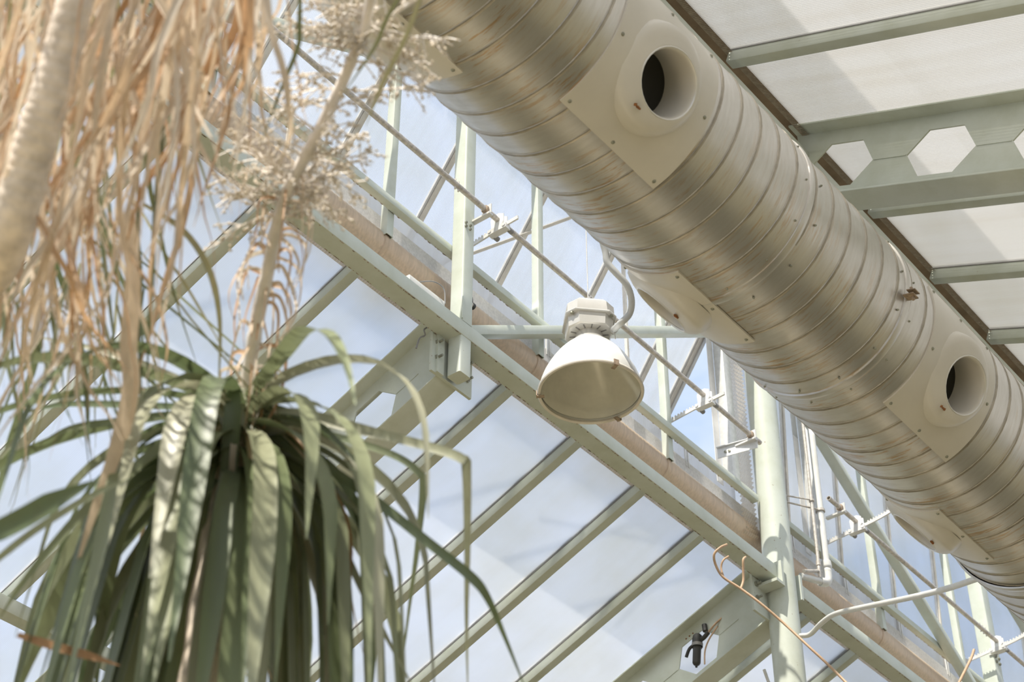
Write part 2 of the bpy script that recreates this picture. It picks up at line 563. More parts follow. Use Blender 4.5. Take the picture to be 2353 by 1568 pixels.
# ------------------------------------------------------------------ small rafters
def rafter(x0, x1, side, y, label, group):
    zf = zl if side < 0 else zr
    off = 0.0375 / COSR + 0.002
    e = MB()
    a = V3((x0, y, zf(x0) - off))
    b = V3((x1, y, zf(x1) - off))
    e.bar(a, b, 0.068, 0.070, (0, 0, 1), 0.006)
    o = e.build('roof_rafter', 'green', None, 40, a)
    # glazing cap above the sheet joint
    c = MB()
    up = V3((0, 0, 0.05 + 0.016))
    c.bar(a + up, b + up, 0.05, 0.012, (0, 0, 1))
    c.build('glazing_cap', 'alu', o)
    # dark rubber strip between rafter and sheet
    g = MB()
    dz = V3((0, -0.034, 0.0365))
    g.bar(a + dz, b + dz, 0.005, 0.006)
    g.build('gasket', 'rubber_grey', o)
    return tag(o, label, 'rafter', group)
names_l = {-4: 'narrow green rafter behind the dry strands, second before the first castellated beam end',
           -3: 'narrow green rafter mostly hidden by the hanging straw leaves',
           -2: 'narrow green rafter crossing behind the pale flower stalk',
           -1: 'narrow green rafter with dark gasket just above the near castellated beam',
           1: 'narrow green rafter next below the near castellated beam',
           2: 'narrow green rafter second below the near castellated beam, under the lamp',
           3: 'narrow green rafter third below the near castellated beam',
           4: 'narrow green rafter just above the castellated beam at the pipe column',
           6: 'narrow green rafter just past the pipe column, behind the tan cable',
           7: 'narrow green rafter second past the pipe column',
           8: 'narrow green rafter third past the pipe column',
           9: 'narrow green rafter fourth past the pipe column'}
for k in (-4, -3, -2, -1, 1, 2, 3, 4, 6, 7, 8, 9):
    rafter(-5.46, -11.4, -1, YF + k * DY, names_l[k], 'small rafters of the lower roof')
names_r = {-2: 'narrow green rafter at the top corner of the white roof',
           -1: 'narrow green rafter above the castellated beam of the white roof',
           1: 'narrow green rafter hidden behind the castellated beam of the white roof',
           2: 'narrow green rafter next below the castellated beam of the white roof',
           3: 'narrow green rafter second below the castellated beam of the white roof',
           4: 'narrow green rafter third below the castellated beam of the white roof'}
for k in (-2, -1, 1, 2, 3, 4):
    rafter(XR - 0.02, 3.9, 1, YF + k * DY, names_r[k], 'small rafters of the white roof')

# purlin under the left roof
pu = MB()
pu.bar((-8.255, Y0, 7.062), (-8.255, Y1, 7.062), 0.11, 0.10, r=0.008)
tag(pu.build('roof_purlin', 'green', None, 40, (-8.255, Y0, 7.062)), 'green purlin under the lower roof behind the drooping leaves', 'purlin')

# ------------------------------------------------------------------ castellated beams
HEX_P, HEX_M, HEX_T, HEX_H = 0.578, 0.1915, 0.096, 0.138
def castellated(side, y, x_start, length, x_hex, label, depth=0.475, plate=True):
    zf = zl if side < 0 else zr
    ex = V3((side * COSR, 0, -SINR))              # down the fall
    ey = V3((side * SINR, 0, COSR)) if side < 0 else V3((SINR, 0, COSR))
    ey = V3((side * SINR, 0, COSR))
    ny = V3((0, 1, 0))
    top = V3((x_start, y, zf(x_start) - 0.006))
    root = empty('castellated_beam', top, label, 'beam', 'castellated roof beams')
    tf, fw = 0.012, 0.18
    def flange(name, d):
        b = MB()
        c0 = top - ey * d
        c0 = c0 + ex * ((top.x - c0.x) * side / COSR)      # cut plumb at the end plate
        b.bar(c0, c0 + ex * length, fw, tf, ey, 0.003)
        b.build(name, 'green', root, 40)
    flange('top_flange', tf / 2)
    flange('bottom_flange', depth - tf / 2)
    # web with hexagonal openings
    H = (depth - 2 * tf) / 2
    mid = top - ey * (depth / 2)
    s_hex = (x_hex - x_start) * side / COSR + ((mid.x - top.x) * -side) / COSR
    s_hex = (V3((x_hex, 0, 0)) - V3((mid.x, 0, 0))).x * side / COSR
    n_before = int(s_hex / HEX_P)
    s0 = s_hex - n_before * HEX_P
    if s0 - HEX_M < (top.x - mid.x) * side / COSR + 0.02:
        s0 += HEX_P
    b = MB()
    th = 0.009
    def P(s, d, k):
        return mid + ex * s + ey * d + ny * (k * th / 2)
    def plumb(d):
        q = mid + ey * d
        return (top.x - q.x) * side / COSR
    e_lo, e_hi = plumb(-H), plumb(H)
    for k in (-1, 1):
        def ng(pts):
            q = [P(s, d, k) for s, d in pts]
            if k * side > 0:
                q.reverse()
            b.poly(q)
        c = s0
        while c + HEX_P / 2 < length:
            a0, a1 = c - HEX_P / 2, c + HEX_P / 2
            if c == s0:
                a0 = None
            l0, lh, ll = (plumb(0), e_hi, e_lo) if a0 is None else (a0, a0, a0)
            ng([(l0, 0), (c - HEX_M, 0), (c - HEX_T, HEX_H), (c + HEX_T, HEX_H), (c + HEX_M, 0), (a1, 0), (a1, H), (lh, H)])
            ng([(ll, -H), (a1, -H), (a1, 0), (c + HEX_M, 0), (c + HEX_T, -HEX_H), (c - HEX_T, -HEX_H), (c - HEX_M, 0), (l0, 0)])
            c += HEX_P
        ng([(c - HEX_P / 2, -H), (length, -H), (length, H), (c - HEX_P / 2, H)])
    c = s0
    hexes = []
    while c + HEX_P / 2 < length:
        hexes.append(c)
        hp = [(c - HEX_M, 0), (c - HEX_T, HEX_H), (c + HEX_T, HEX_H), (c + HEX_M, 0), (c + HEX_T, -HEX_H), (c - HEX_T, -HEX_H)]
        b.grid([[P(s, d, -1) for s, d in hp], [P(s, d, 1) for s, d in hp]], True)
        c += HEX_P
    b.build('web', 'green', root)
    # weld beads between the openings
    for i, c in enumerate(hexes):
        w = MB()
        w.bar(P(c + HEX_M + .004, 0, 0), P(c + HEX_P - HEX_M - .004, 0, 0), th + 0.008, 0.006, ey)
        w.build('weld_bead', 'green', root)
    if hexes:
        w = MB()
        w.bar(P(max(hexes[0] - HEX_P + HEX_M + .01, plumb(0) + 0.015), 0, 0), P(hexes[0] - HEX_M, 0, 0), th + 0.008, 0.006, ey)
        w.build('weld_bead', 'green', root)
    return root, mid, ex, ey, hexes
def bolt(parent, p, ax, r=0.013, L=0.045):
    ax = V3(ax).normalized()
    b = MB()
    b.lathe([(0.0, 0), (r * 1.5, 0), (r * 1.5, 0.012), (r * 0.72, 0.013), (r * 0.72, L), (0.0, L)], p, ax, 6)
    return b.build('bolt', 'bolt', parent, 30)
c1 = castellated(-1, YF, -5.445, 6.0, -6.011, 'pale green castellated beam bolted to the near post')
c2 = castellated(-1, YF + BAY, -5.445, 6.0, -6.067, 'pale green castellated beam with a black valve, by the pipe column')
castellated(-1, YF - BAY, -5.445, 6.0, -6.02, 'green castellated beam buried behind the hanging straw leaves')
castellated(1, YF, XR - 0.06, 6.4, -2.287, 'pale green castellated beam crossing the white roof')
for (root, mid, ex, ey, hx), yc in ((c1, YF), (c2, YF + BAY)):
    ep = MB()
    y_off = 0.02 if yc == YF else -0.10
    ep.box((-5.443, yc + y_off - 0.18, 7.872), (-5.425, yc + y_off + 0.18, 8.235))
    ep.build('end_plate', 'green_rusty', root, 40)
    for dy, z in ((-0.135, 8.095), (-0.135, 7.985), (0.135, 8.095), (0.135, 7.985)):
        bolt(root, (-5.426, yc + y_off + dy, z), (1, 0, 0))

# ------------------------------------------------------------------ main beams, posts, column
def rust_edge(b, y0, y1, x, z, n, seed):
    rd = random.Random(seed)
    for i in range(n):
        y = rd.uniform(y0, y1)
        l = rd.uniform(0.004, 0.022)
        b.box((x - rd.uniform(0.0005, 0.004), y, z - 0.0012), (x + rd.uniform(0.0005, 0.003), y + l, z + 0.0006))
def main_beam(y0, y1, label, seed):
    root = empty('eave_beam', (-5.3625, y0, 8.144), label, 'beam', 'eave beams under the lantern windows')
    b = MB()
    b.bar((-5.3625, y0, 8.197), (-5.3625, y1, 8.197), 0.125, 0.106, r=0.006)
    b.build('box_section', 'green', root, 40)
    b = MB()
    b.box((-5.440, y0, 8.236), (-5.405, y1, 8.262))
    b.build('back_lip', 'green', root)
    b = MB()
    rust_edge(b, y0, y1, -5.307, 8.1435, int((y1 - y0) * 38), seed)
    rust_edge(b, y0, y1, -5.418, 8.1435, int((y1 - y0) * 30), seed + 1)
    tag(b.build('rust_flakes', 'rust', root), kind='stuff')
    return root
main_beam(Y0, 9.655, 'long pale green eave beam with rusty underside, passing the near post', 3)
main_beam(9.905, Y1, 'pale green eave beam with rusty underside, running on past the pipe column', 9)

pr = empty('lantern_post', (-5.35, 6.233, 7.875), 'square pale green post standing on the eave beam beside the lamp', 'post')
b = MB()
b.bar((-5.35, 6.233, 8.25), (-5.35, 6.233, 10.40), 0.098, 0.10, (1, 0, 0), 0.012, 3)
b.build('shaft', 'green', pr, 40)
b = MB()
b.bar((-5.355, 6.233, 7.875), (-5.355, 6.233, 8.146), 0.10, 0.10, (1, 0, 0), 0.012, 3)
b.build('foot_stub', 'green_rusty', pr, 40)
b = MB()
b.box((-5.428, 6.108, 7.875), (-5.41, 6.165, 8.146))
b.build('gusset', 'green_rusty', pr)
b = MB()
b.tube([(-5.298, 6.184, 8.26), (-5.298, 6.184, 8.42), (-5.298, 6.186, 8.425)], 0.005, 6)
b.build('weld_bead', 'green', pr, 40)
for z in (8.99, 9.02):
    for y in (6.12 + 0.075, 6.12 + 0.115):
        bolt(pr, (-5.302, y, z), (1, 0, 0), 0.006, 0.010)

pr = empty('lantern_post', (-5.36, 13.33, 8.25), 'square pale green post beyond the pipe column, behind the curved rack', 'post')
b = MB()
b.bar((-5.36, 13.33, 8.25), (-5.36, 13.33, 10.40), 0.13, 0.13, (1, 0, 0), 0.012, 3)
b.build('shaft', 'green', pr, 40)
for z in (9.05, 9.10):
    for y in (13.33 - 0.03, 13.33 + 0.03):
        bolt(pr, (-5.295, y, z), (1, 0, 0), 0.009, 0.016)

cr_ = empty('pipe_column', (-5.36, 9.78, 0), 'tall round pale green pipe column', 'column')
b = MB()
b.lathe([(0.0, 0), (0.108, 0.0), (0.108, 10.40), (0.0, 10.40)], (-5.36, 9.78, 0), n=40)
b.build('shaft', 'green_rusty', cr_, 40)
b = MB()
b.lathe([(0.0, 0), (0.19, 0), (0.19, 0.02), (0.0, 0.02)], (-5.36, 9.78, 0), n=4)
b.build('base_plate', 'green', cr_)
for y0, y1 in ((9.640, 9.668), (9.893, 9.920)):
    b = MB()
    b.box((-5.43, y0, 8.075), (-5.262, y1, 8.275))
    b.build('beam_bracket', 'green_rusty', cr_)
b = MB()
b.box((-5.43, 9.56, 8.075), (-5.262, 9.64, 8.098))
b.build('bracket_shelf', 'green_rusty', cr_)

# diagonal braces in the lantern wall
def brace(a, c, label):
    b = MB()
    b.bar(a, c, 0.062, 0.085, (1, 0, 0), 0.006)
    return tag(b.build('diagonal_brace', 'green', None, 40, a), label, 'brace', 'diagonal braces of the lantern wall')
brace((-5.352, 6.29, 8.245), (-5.352, 9.62, 10.36), 'pale green diagonal brace rising from the near post behind the lamp')
brace((-5.352, 2.76, 8.30), (-5.352, 6.14, 10.34), 'pale green diagonal brace rising behind the dried flowers and the duct')
brace((-5.352, 9.96, 10.33), (-5.352, 13.20, 8.42), 'pale green diagonal brace falling from the pipe column to the far post')
brace((-5.352, 16.80, 8.40), (-5.352, 13.46, 10.30), 'pale green diagonal brace at the edge, beyond the far post')

# window rail (thin beam) in three runs
for y0, y1, lab in ((Y0, 6.232, 'thin green window rail running behind the dried flower stalk'),
                    (6.234, 9.66, 'thin green window rail between the near post and the pipe column'),
                    (9.91, 13.26, 'thin green window rail between the pipe column and the far post')):
    b = MB()
    b.bar((-5.428, y0, 8.860), (-5.428, y1, 8.860), 0.054, 0.055, r=0.005)
    o = tag(b.build('window_rail', 'green', None, 40, (-5.428, y0, 8.86)), lab, 'rail', 'window rails')
    b = MB()
    rust_edge(b, y0, y1, -5.452, 8.832, int((y1 - y0) * 22), int(y0 * 10))
    tag(b.build('rust_flakes', 'rust', o), kind='stuff')

# hanging mullions
hang = [(4.245, 'green square mullion behind the straw leaves at the far end'),
        (5.70, 'green square mullion with open end below the rail, left of the near post'),
        (7.155, 'green square mullion with open end, between the near post and the lamp'),
        (8.615, 'green square mullion behind the lamp, beside the blue gap of the open window'),
        (11.58, 'green square mullion past the pipe column, under the white conduit'),
        (13.02, 'green square mullion close in front of the far post')]
hang[1] = (5.70, 'green square mullion with an open end, second behind the flower stalk')
for y, lab in hang:
    b = MB()
    b.bar((-5.487, y, 8.655), (-5.487, y, 10.38), 0.058, 0.058, (1, 0, 0), 0.006, 2, 0.005)
    tag(b.build('window_mullion', 'green', None, 40, (-5.487, y, 10.38)), lab, 'mullion', 'mullions of the lantern windows')
# galvanised channels beside the column
for y, w, lab in ((9.475, 0.10, 'shiny galvanised channel standing left of the pipe column'), (10.70, 0.085, 'shiny galvanised channel standing behind the downpipes')):
    b = MB()
    b.bar((-5.50, y, 8.955), (-5.50, y, 10.38), w, 0.085, (1, 0, 0), 0.004, 2, 0.004)
    o = b.build('galvanised_channel', 'galv', None, 40, (-5.5, y, 10.38))
    tag(o, lab, 'channel', 'galvanised window channels')
    b = MB()
    b.box((-5.545, y - 0.135, 8.9), (-5.54, y - 0.055, 10.38))
    b.build('cover_strip', 'alu', o)

# ------------------------------------------------------------------ lantern wall (left): flashing, low fixed panes
wl = empty('wall_left', (-5.56, YF, 8.25), 'low translucent strip of the lantern wall above the gutter', kind='structure')
b = MB()
b.box((-5.565, Y0, 8.735), (-5.560, Y1, 8.875))
b.build('flashing', 'flash', wl)
b = MB()
b.box((-5.60, Y0, 8.726), (-5.568, Y1, 8.738))
b.build('flashing_lip', 'tan', wl)
WPY = [4.93, 5.757, 6.525, 7.36, 8.165, 8.975]
ys = [Y0, 2.5, 3.31, 4.12] + WPY + [9.62] + [10.0, 10.4, 11.2, 12.075, 12.88, 13.77, 14.66, 15.5, 16.3, 17.1, Y1]
for a, c in zip(ys[:-1], ys[1:]):
    if c - a < 0.45 and a < 9.7 < c:
        continue
    b = MB()
    b.box((-5.582, a + 0.004, 8.86), (-5.566, c - 0.004, 9.02))
    b.build('pane', 'poly_strip', wl, None, (-5.575, (a + c) / 2, 8.94))
    b = MB()
    for dy in (-0.016, 0.016):
        b.bar((-5.562, a + dy, 8.83), (-5.562, a + dy, 9.02), 0.012, 0.012, (1, 0, 0))
    b.build('glazing_bar', 'alu', wl)
# ribbed strip by the column
b = MB()
rows = []
for i in range(48):
    z = 8.55 + i * 0.039
    for dz, dx in ((0, 0), (0.0195, 0.02)):
        rows.append([(-5.50 + dx, 9.56, z + dz), (-5.47 + dx, 9.70, z + dz)])
b.grid(rows)
b.build('ribbed_infill', 'poly_dirty', wl)
b = MB()
b.box((-5.59, 9.60, 8.5), (-5.585, 9.98, 10.38))
b.build('infill_pane', 'poly', wl)
# head rail at the hinge
b = MB()
b.bar((-5.49, Y0, 10.41), (-5.49, Y1, 10.41), 0.10, 0.08, r=0.006)
b.build('head_rail', 'green', wl, 40)

# ------------------------------------------------------------------ gutter: tan ribbed half round, in lengths
gut = empty('gutter', (-5.60, YF, 8.64), 'tan ribbed gutter tube lying behind the eave beam', 'gutter')
gj = [Y0, 2.79, 4.245, 5.70, 7.155, 8.615, 10.07, 11.58, 13.02, 14.5, 16.0, Y1]
for a, c in zip(gj[:-1], gj[1:]):
    b = MB()
    n = int((c - a) / 0.0203)
    rows = []
    for i in range(n + 1):
        y = a + 0.01 + (c - a - 0.02) * i / n
        r = 0.108 + (0.0016 if i % 2 else -0.0016)
        rows.append([(-5.585 + r * math.cos(t), y, 8.628 + r * math.sin(t)) for t in [math.radians(-60 + 200 * k / 12) for k in range(13)]])
    b.grid(rows)
    b.build('gutter_length', 'gutter', gut, 60)
    b = MB()
    b.lathe([(0.109, -0.020), (0.114, -0.016), (0.114, 0.016), (0.109, 0.020)], (-5.585, c, 8.628), (0, 1, 0), 28)
    b.build('joint_collar', 'gutter', gut, 40)

# ------------------------------------------------------------------ windows (top hung flaps)
def window(name, ys, ang, label, x_h=XH, sgn=-1, length=1.50, mat='poly', barmat='tan', bars=True):
    a = math.radians(ang)
    d = V3((sgn * math.sin(a), 0, -math.cos(a)))
    nrm = V3((sgn * math.cos(a), 0, math.sin(a)))
    h = V3((x_h, 0, ZH - 0.02))
    root = empty(name, (x_h, ys[0], ZH - 0.02), label, kind='structure')
    for y0, y1 in zip(ys[:-1], ys[1:]):
        b = MB()
        A = h + V3((0, y0 + .01, 0))
        B = h + V3((0, y1 - .01, 0))
        t = nrm * 0.016
        b.grid([[A, A + d * length, B + d * length, B], [A + t, A + d * length + t, B + d * length + t, B + t]], True, True)
        b.build('pane', mat, root, None, (A + B) / 2)
    for i, y in enumerate(ys if bars else []):
        o = None
        for k, (dy, w) in enumerate(((-0.022, 0.016), (0.0, 0.022), (0.024, 0.018))):
            b = MB()
            p = h + V3((0, y + dy, 0)) - nrm * (0.012 if k == 1 else 0.006)
            b.bar(p, p + d * length, w, 0.026 if k == 1 else 0.016, nrm)
            q = b.build('glazing_bar' if k == 1 else 'bar_lip', barmat if k == 1 else ('alu' if k == 0 else barmat), root if o is None else o)
    if not bars:
        return root
    b = MB()
    e = h + V3((0, ys[-1] + 0.05, 0))
    b.bar(e, e + d * length, 0.028, 0.05, nrm)
    b.build('end_frame', 'galv', root)
    return root
window('window_1', [2.5, 3.31, 4.12] + WPY + [9.345], 34, 'long row of open top-hung window panes beside the lamp')
window('window_2', [10.02, 10.4, 11.2, 12.075, 12.88, 13.77, 14.66, 15.5, 16.3, 17.1], 3, 'closed row of upright window panes past the pipe column')
window('window_3', [1.3, 3.4, 5.5, 7.6, 9.5, 11.5, 13.5, 15.5, 17.5], 20, 'open row of window panes on the far side of the lantern', -2.98, 1, 1.5, 'poly_clear', 'tan', False)
wr = empty('wall_right', (-3.03, YF, 8.15), 'green beam carrying the far side of the lantern', kind='structure')
b = MB()
b.bar((-3.05, Y0, 8.19), (-3.05, Y1, 8.19), 0.125, 0.106, r=0.006)
b.build('eave_beam_section', 'green', wr, 40)
b = MB()
b.bar((-3.03, Y0, 10.41), (-3.03, Y1, 10.41), 0.10, 0.08, r=0.006)
b.build('head_rail', 'green', wr, 40)
# thin stay straps on the open window
for (ya, za), (yb, zb) in (((7.03, 9.70), (7.66, 10.27)),):
    b = MB()
    def onflap(y, z): return V3((XH - (ZH - 0.02 - z) * math.tan(math.radians(34)) + 0.03, y, z))
    b.bar(onflap(ya, za), onflap(yb, zb), 0.006, 0.032, (1, 0, 0.6))
    tag(b.build('stay_strap', 'tan', None, None, onflap(ya, za)), 'thin tan strap crossing the open window between post and lamp', 'strap')
b = MB()
b.bar((-5.53, 8.235, 8.90), (-5.53, 8.235, 10.38), 0.022, 0.022, (1, 0, 0))
tag(b.build('thin_mullion', 'tan', None, None, (-5.53, 8.235, 10.38)), 'thin tan upright bar behind the lamp conduit', 'mullion')

# ------------------------------------------------------------------ vent shafts with rack drives
def vent_shaft(y0, y1, z, label, brackets, cuffs=()):
    root = empty('vent_shaft', (-5.2, y0, z), label, 'shaft', 'vent shafts')
    b = MB()
    r = 0.0185
    b.lathe([(r - .005, 0.0), (r, 0.0), (r, y1 - y0), (r - .005, y1 - y0)], (-5.2, y0, z), (0, 1, 0), 16)
    b.lathe([(r - .005, y1 - y0), (r - .005, 0.0)], (-5.2, y0, z), (0, 1, 0), 16)
    b.build('pipe', 'galv_warm', root, 40)
    for y in brackets:
        b = MB()
        b.box((-5.232, y - 0.004, z - 0.036), (-5.162, y + 0.004, z + 0.038))
        b.box((-5.33, y - 0.018, z - 0.048), (-5.165, y + 0.018, z - 0.034))
        b.build('bearing_bracket', 'alu', root)
        b = MB()
        b.lathe([(0.0, 0), (0.026, 0), (0.028, 0.012), (0.024, 0.02), (0.0, 0.02)], (-5.2, y - 0.024, z), (0, 1, 0), 16)
        b.build('bearing', 'rust', root, 40)
    for y in cuffs:
        for dz, dx in ((0.024, 0), (-0.024, 0.0)):
            b = MB()
            b.tube([(-5.2, y, z + dz), (-5.2, y, z + dz * 1.7)], 0.006, 6)
            b.build('set_screw', 'galv_warm', root)
    return root
vent_shaft(Y0, 9.40, 9.118, 'galvanised vent shaft pipe crossing the near post behind the lamp', (6.272, 9.285), (5.97, 6.0))
vent_shaft(10.37, Y1, 9.15, 'galvanised vent shaft pipe past the pipe column', (10.55, 13.27), (12.85, 12.9, 12.95))

def rack_drive(y, z, x_in, x_out, sag, label, flip=False):
    """pinion housing on the shaft with a toothed rack running out to the window"""
    root = empty('rack_drive', (-5.2, y, z), label, 'rack drive', 'rack and pinion window drives')
    b = MB()
    ax = V3((0, 1, 0))
    pts = [(-0.05, -0.052), (0.02, -0.060), (0.046, -0.03), (0.046, 0.03), (0.01, 0.05), (-0.035, 0.05), (-0.055, 0.02)]
    b.prism(pts, (-5.2, y - 0.022, z), (1, 0, 0), (0, 0, 1), ax, 0.008)
    b.prism(pts, (-5.2, y + 0.014, z), (1, 0, 0), (0, 0, 1), ax, 0.008)
    b.build('pinion_housing', 'white', root)
    b = MB()
    b.box((-5.275, y - 0.024, z - 0.090), (-5.135, y + 0.024, z - 0.052))
    b.build('guide_block', 'alu', root)
    for dx in (-0.055, 0.055):
        b = MB()
        b.lathe([(0.0, -0.012), (0.014, -0.012), (0.017, 0.0), (0.017, 0.035), (0.0, 0.035)], (-5.205 + dx, y + 0.024, z - 0.075), ax, 14)
        b.build('guide_roller', 'rubber_grey', root, 40)
        b = MB()
        b.lathe([(0.0, -0.004), (0.012, -0.004), (0.012, 0.0), (0.0, 0.0)], (-5.205 + dx, y - 0.025, z - 0.068), ax, 12)
        b.build('pin', 'alu', root, 40)
    # rack
    n = 26
    b = MB()
    path = []
    for i in range(n + 1):
        t = i / n
        x = x_in + (x_out - x_in) * t
        u = (x + 5.2)
        zz = z - 0.052 + 0.10 * u * (1 if u < 0 else 0.55) + sag * (u * u if u > 0 else 0.0)
        path.append(V3((x, y, zz)))
    for a, c in zip(path[:-1], path[1:]):
        b.bar(a, c, 0.012, 0.026)
    b.build('rack_bar', 'alu', root)
    b = MB()
    for a, c in zip(path[:-1], path[1:]):
        m = max(1, int((c - a).length / 0.019))
        for k in range(m):
            p = a + (c - a) * ((k + 0.5) / m)
            if abs(p.x + 5.2) > 0.07 and (flip or p.x < -5.27):
                b.box((p.x - 0.005, y - 0.006, p.z + 0.011), (p.x + 0.005, y + 0.006, p.z + 0.025))
    tag(b.build('rack_teeth', 'alu', root), kind='stuff')
    return root
rack_drive(6.40, 9.118, -5.055, -6.33, 0, 'white rack drive on the shaft just past the near post')
rack_drive(8.69, 9.118, -5.045, -6.33, 0, 'white rack drive in front of the blue sky gap')
rack_drive(10.80, 9.15, -4.35, -5.60, 0.30, 'white rack drive beside the downpipes, its rack running up to the duct', True)
rack_drive(13.17, 9.15, -4.15, -5.60, 0.35, 'white rack drive on the far post with long curved rack', True)
# shaft bracket plate of the near pipe end
b = MB()
b.bar((-5.47, 9.25, 9.055), (-5.17, 9.31, 9.055), 0.006, 0.085, (0, 0, 1))
b.bar((-5.47, 9.25, 9.10), (-5.17, 9.31, 9.10), 0.04, 0.006, (0, 0, 1))
o = tag(b.build('angle_bracket', 'galv', None, None, (-5.47, 9.25, 9.07)), 'galvanised angle bracket holding the shaft end by the column', 'bracket')
for dx in (0.06, 0.09):
    bolt(o, (-5.47 + dx, 9.252 + dx * 0.2, 9.05), (0.2, -1, 0), 0.007, 0.012)

# ------------------------------------------------------------------ downpipes
dp = empty('downpipe', (-5.25, 10.30, 8.39), 'off-white plastic downpipe with elbow behind the column', 'pipe')
b = MB()
b.tube(smooth_path([(-5.25, 10.325, 10.35), (-5.25, 10.31, 9.3), (-5.25, 10.30, 8.56)], 4), 0.027, 14)
b.build('riser', 'pvc', dp, 50)
b = MB()
b.lathe([(0.027, 0.10), (0.036, 0.095), (0.040, 0.05), (0.038, 0.04), (0.030, 0.03), (0.036, 0.01), (0.03, -0.01)], (-5.25, 10.30, 8.48), n=16)
b.build('union', 'pvc', dp, 40)
b = MB()
b.tube(smooth_path([(-5.25, 10.30, 8.49), (-5.25, 10.295, 8.42), (-5.255, 10.265, 8.385), (-5.27, 10.21, 8.37)], 5), [0.033] * 16, 14)
b.build('elbow', 'pvc', dp, 50)
b = MB()
b.tube([(-5.265, 10.22, 8.372), (-5.30, 9.98, 8.32)], 0.024, 12)
b.build('branch', 'pvc', dp, 50)
b = MB()
b.lathe([(0.030, -0.014), (0.037, -0.010), (0.037, 0.010), (0.030, 0.014)], (-5.25, 10.305, 9.02), n=18)
b.tube([(-5.25, 10.28, 9.02), (-5.35, 9.95, 8.96)], 0.007, 6)
b.build('pipe_clamp', 'galv_warm', dp, 40)
dp = empty('thin_pipe', (-5.25, 10.17, 8.38), 'thin tan metal pipe beside the off-white downpipe', 'pipe')
b = MB()
b.tube(smooth_path([(-5.25, 10.205, 10.35), (-5.25, 10.19, 9.3), (-5.25, 10.175, 8.46), (-5.252, 10.15, 8.425), (-5.27, 9.98, 8.35)], 5), 0.013, 10)
b.build('riser', 'galv_warm', dp, 50)
b = MB()
b.lathe([(0.014, -0.012), (0.021, -0.008), (0.021, 0.008), (0.014, 0.012)], (-5.25, 10.185, 9.05), n=14)
b.tube([(-5.25, 10.17, 9.05), (-5.34, 9.90, 8.99)], 0.006, 6)
b.build('pipe_clamp', 'galv_warm', dp, 40)
b = MB()
b.lathe([(0.013, -0.02), (0.018, -0.018), (0.018, 0.018), (0.013, 0.02)], (-5.25, 10.176, 8.50), n=12)
b.build('coupling', 'galv_warm', dp, 40)

# ------------------------------------------------------------------ the duct
DX, DZ, DR = -2.795, 6.739, 0.425
duct = empty('air_duct', (DX, YF, DZ), 'huge silver spiral air duct with white jet nozzles', 'duct')
def dpt(y, deg, r=DR):
    t = math.radians(deg)
    return V3((DX + r * math.cos(t), y, DZ + r * math.sin(t)))
def ring_tube(y0, y1, r0, r1=None, n=96, steps=1):
    r1 = r1 or r0
    b = MB()
    b.grid([[dpt(y0 + (y1 - y0) * i / steps, 360 * k / n, r0 + (r1 - r0) * i / steps) for k in range(n)] for i in range(steps + 1)], True)
    return b
PITCH_S = 0.137
MOUTHS = [(3.945, -34.5), (6.285, -34.5), (4.975, -141), (7.190, -141), (3.03, -141), (8.6, -34.5)]
def cut_mouths(b, rr=0.162):
    """open the sheet where a nozzle goes through"""
    keep = []
    cs = [(dpt(y, d, DR), (dpt(y, d, 1) - dpt(y, d, 0)).normalized()) for y, d in MOUTHS]
    for f in b.f:
        m = sum((V3(b.v[i]) for i in f), V3((0, 0, 0))) / len(f)
        ok = True
        for c, ax in cs:
            q = m - c
            if q.dot(ax) > -0.2 and (q - ax * q.dot(ax)).length < rr:
                ok = False
                break
        if ok:
            keep.append(f)
    b.f = keep
def section(y0, y1, r, phase):
    b = ring_tube(y0, y1, r, None, 96, max(2, int((y1 - y0) / 0.03)))
    cut_mouths(b)
    s = b.build('duct_section', 'duct', duct, 60)
    b = MB()
    pts = []
    n = int((y1 - y0) / PITCH_S * 48)
    rows = []
    for i in range(n + 1):
        y = y0 + (y1 - y0) * i / n
        a = (y - phase) / PITCH_S * 360
        rows.append([dpt(y + dy, a, r + dr) for dy, dr in ((-0.0095, -0.001), (-0.0065, 0.0040), (-0.002, 0.0012), (0.002, 0.0012), (0.0065, 0.0040), (0.0095, -0.001))])
    b.grid(rows)
    cut_mouths(b, 0.18)
    b.build('lock_seam', 'seam', s, 60)
    return s
section(0.6, 4.955, DR, 0.03)
section(4.965, 5.755, DR - 0.004, 0.05)
section(5.765, 7.80, DR, 0.02)
section(7.80, 12.5, DR + 0.014, 0.0)
for y, r in ((4.94, DR + 0.005), (5.752, DR + 0.004), (7.80, DR + 0.018)):
    b = MB()
    b.grid([[dpt(y + dy, 360 * k / 96, r + dr) for k in range(96)] for dy, dr in ((-0.022, -0.008), (-0.02, 0.0), (0.0, 0.003), (0.018, 0.0), (0.02, -0.008))], True)
    b.build('joint_band', 'duct', duct, 50)
def screw(parent, y, deg, r=DR + 0.004, s=0.0055):
    b = MB()
    p = dpt(y, deg, r)
    ax = dpt(y, deg, r + 1) - p
    b.lathe([(s * 1.5, -0.002), (s * 1.5, 0.0015), (s * .9, 0.004), (s * .8, 0.006), (0.0, 0.006)], p, ax, 8)
    return b.build('screw', 'bolt', parent, 40)
for yy in (4.895, 5.015, 5.70, 5.80):
    for dg in range(-170, 20, 27):
        screw(duct, yy, dg + (7 if yy > 5 else 0), DR, 0.0035)
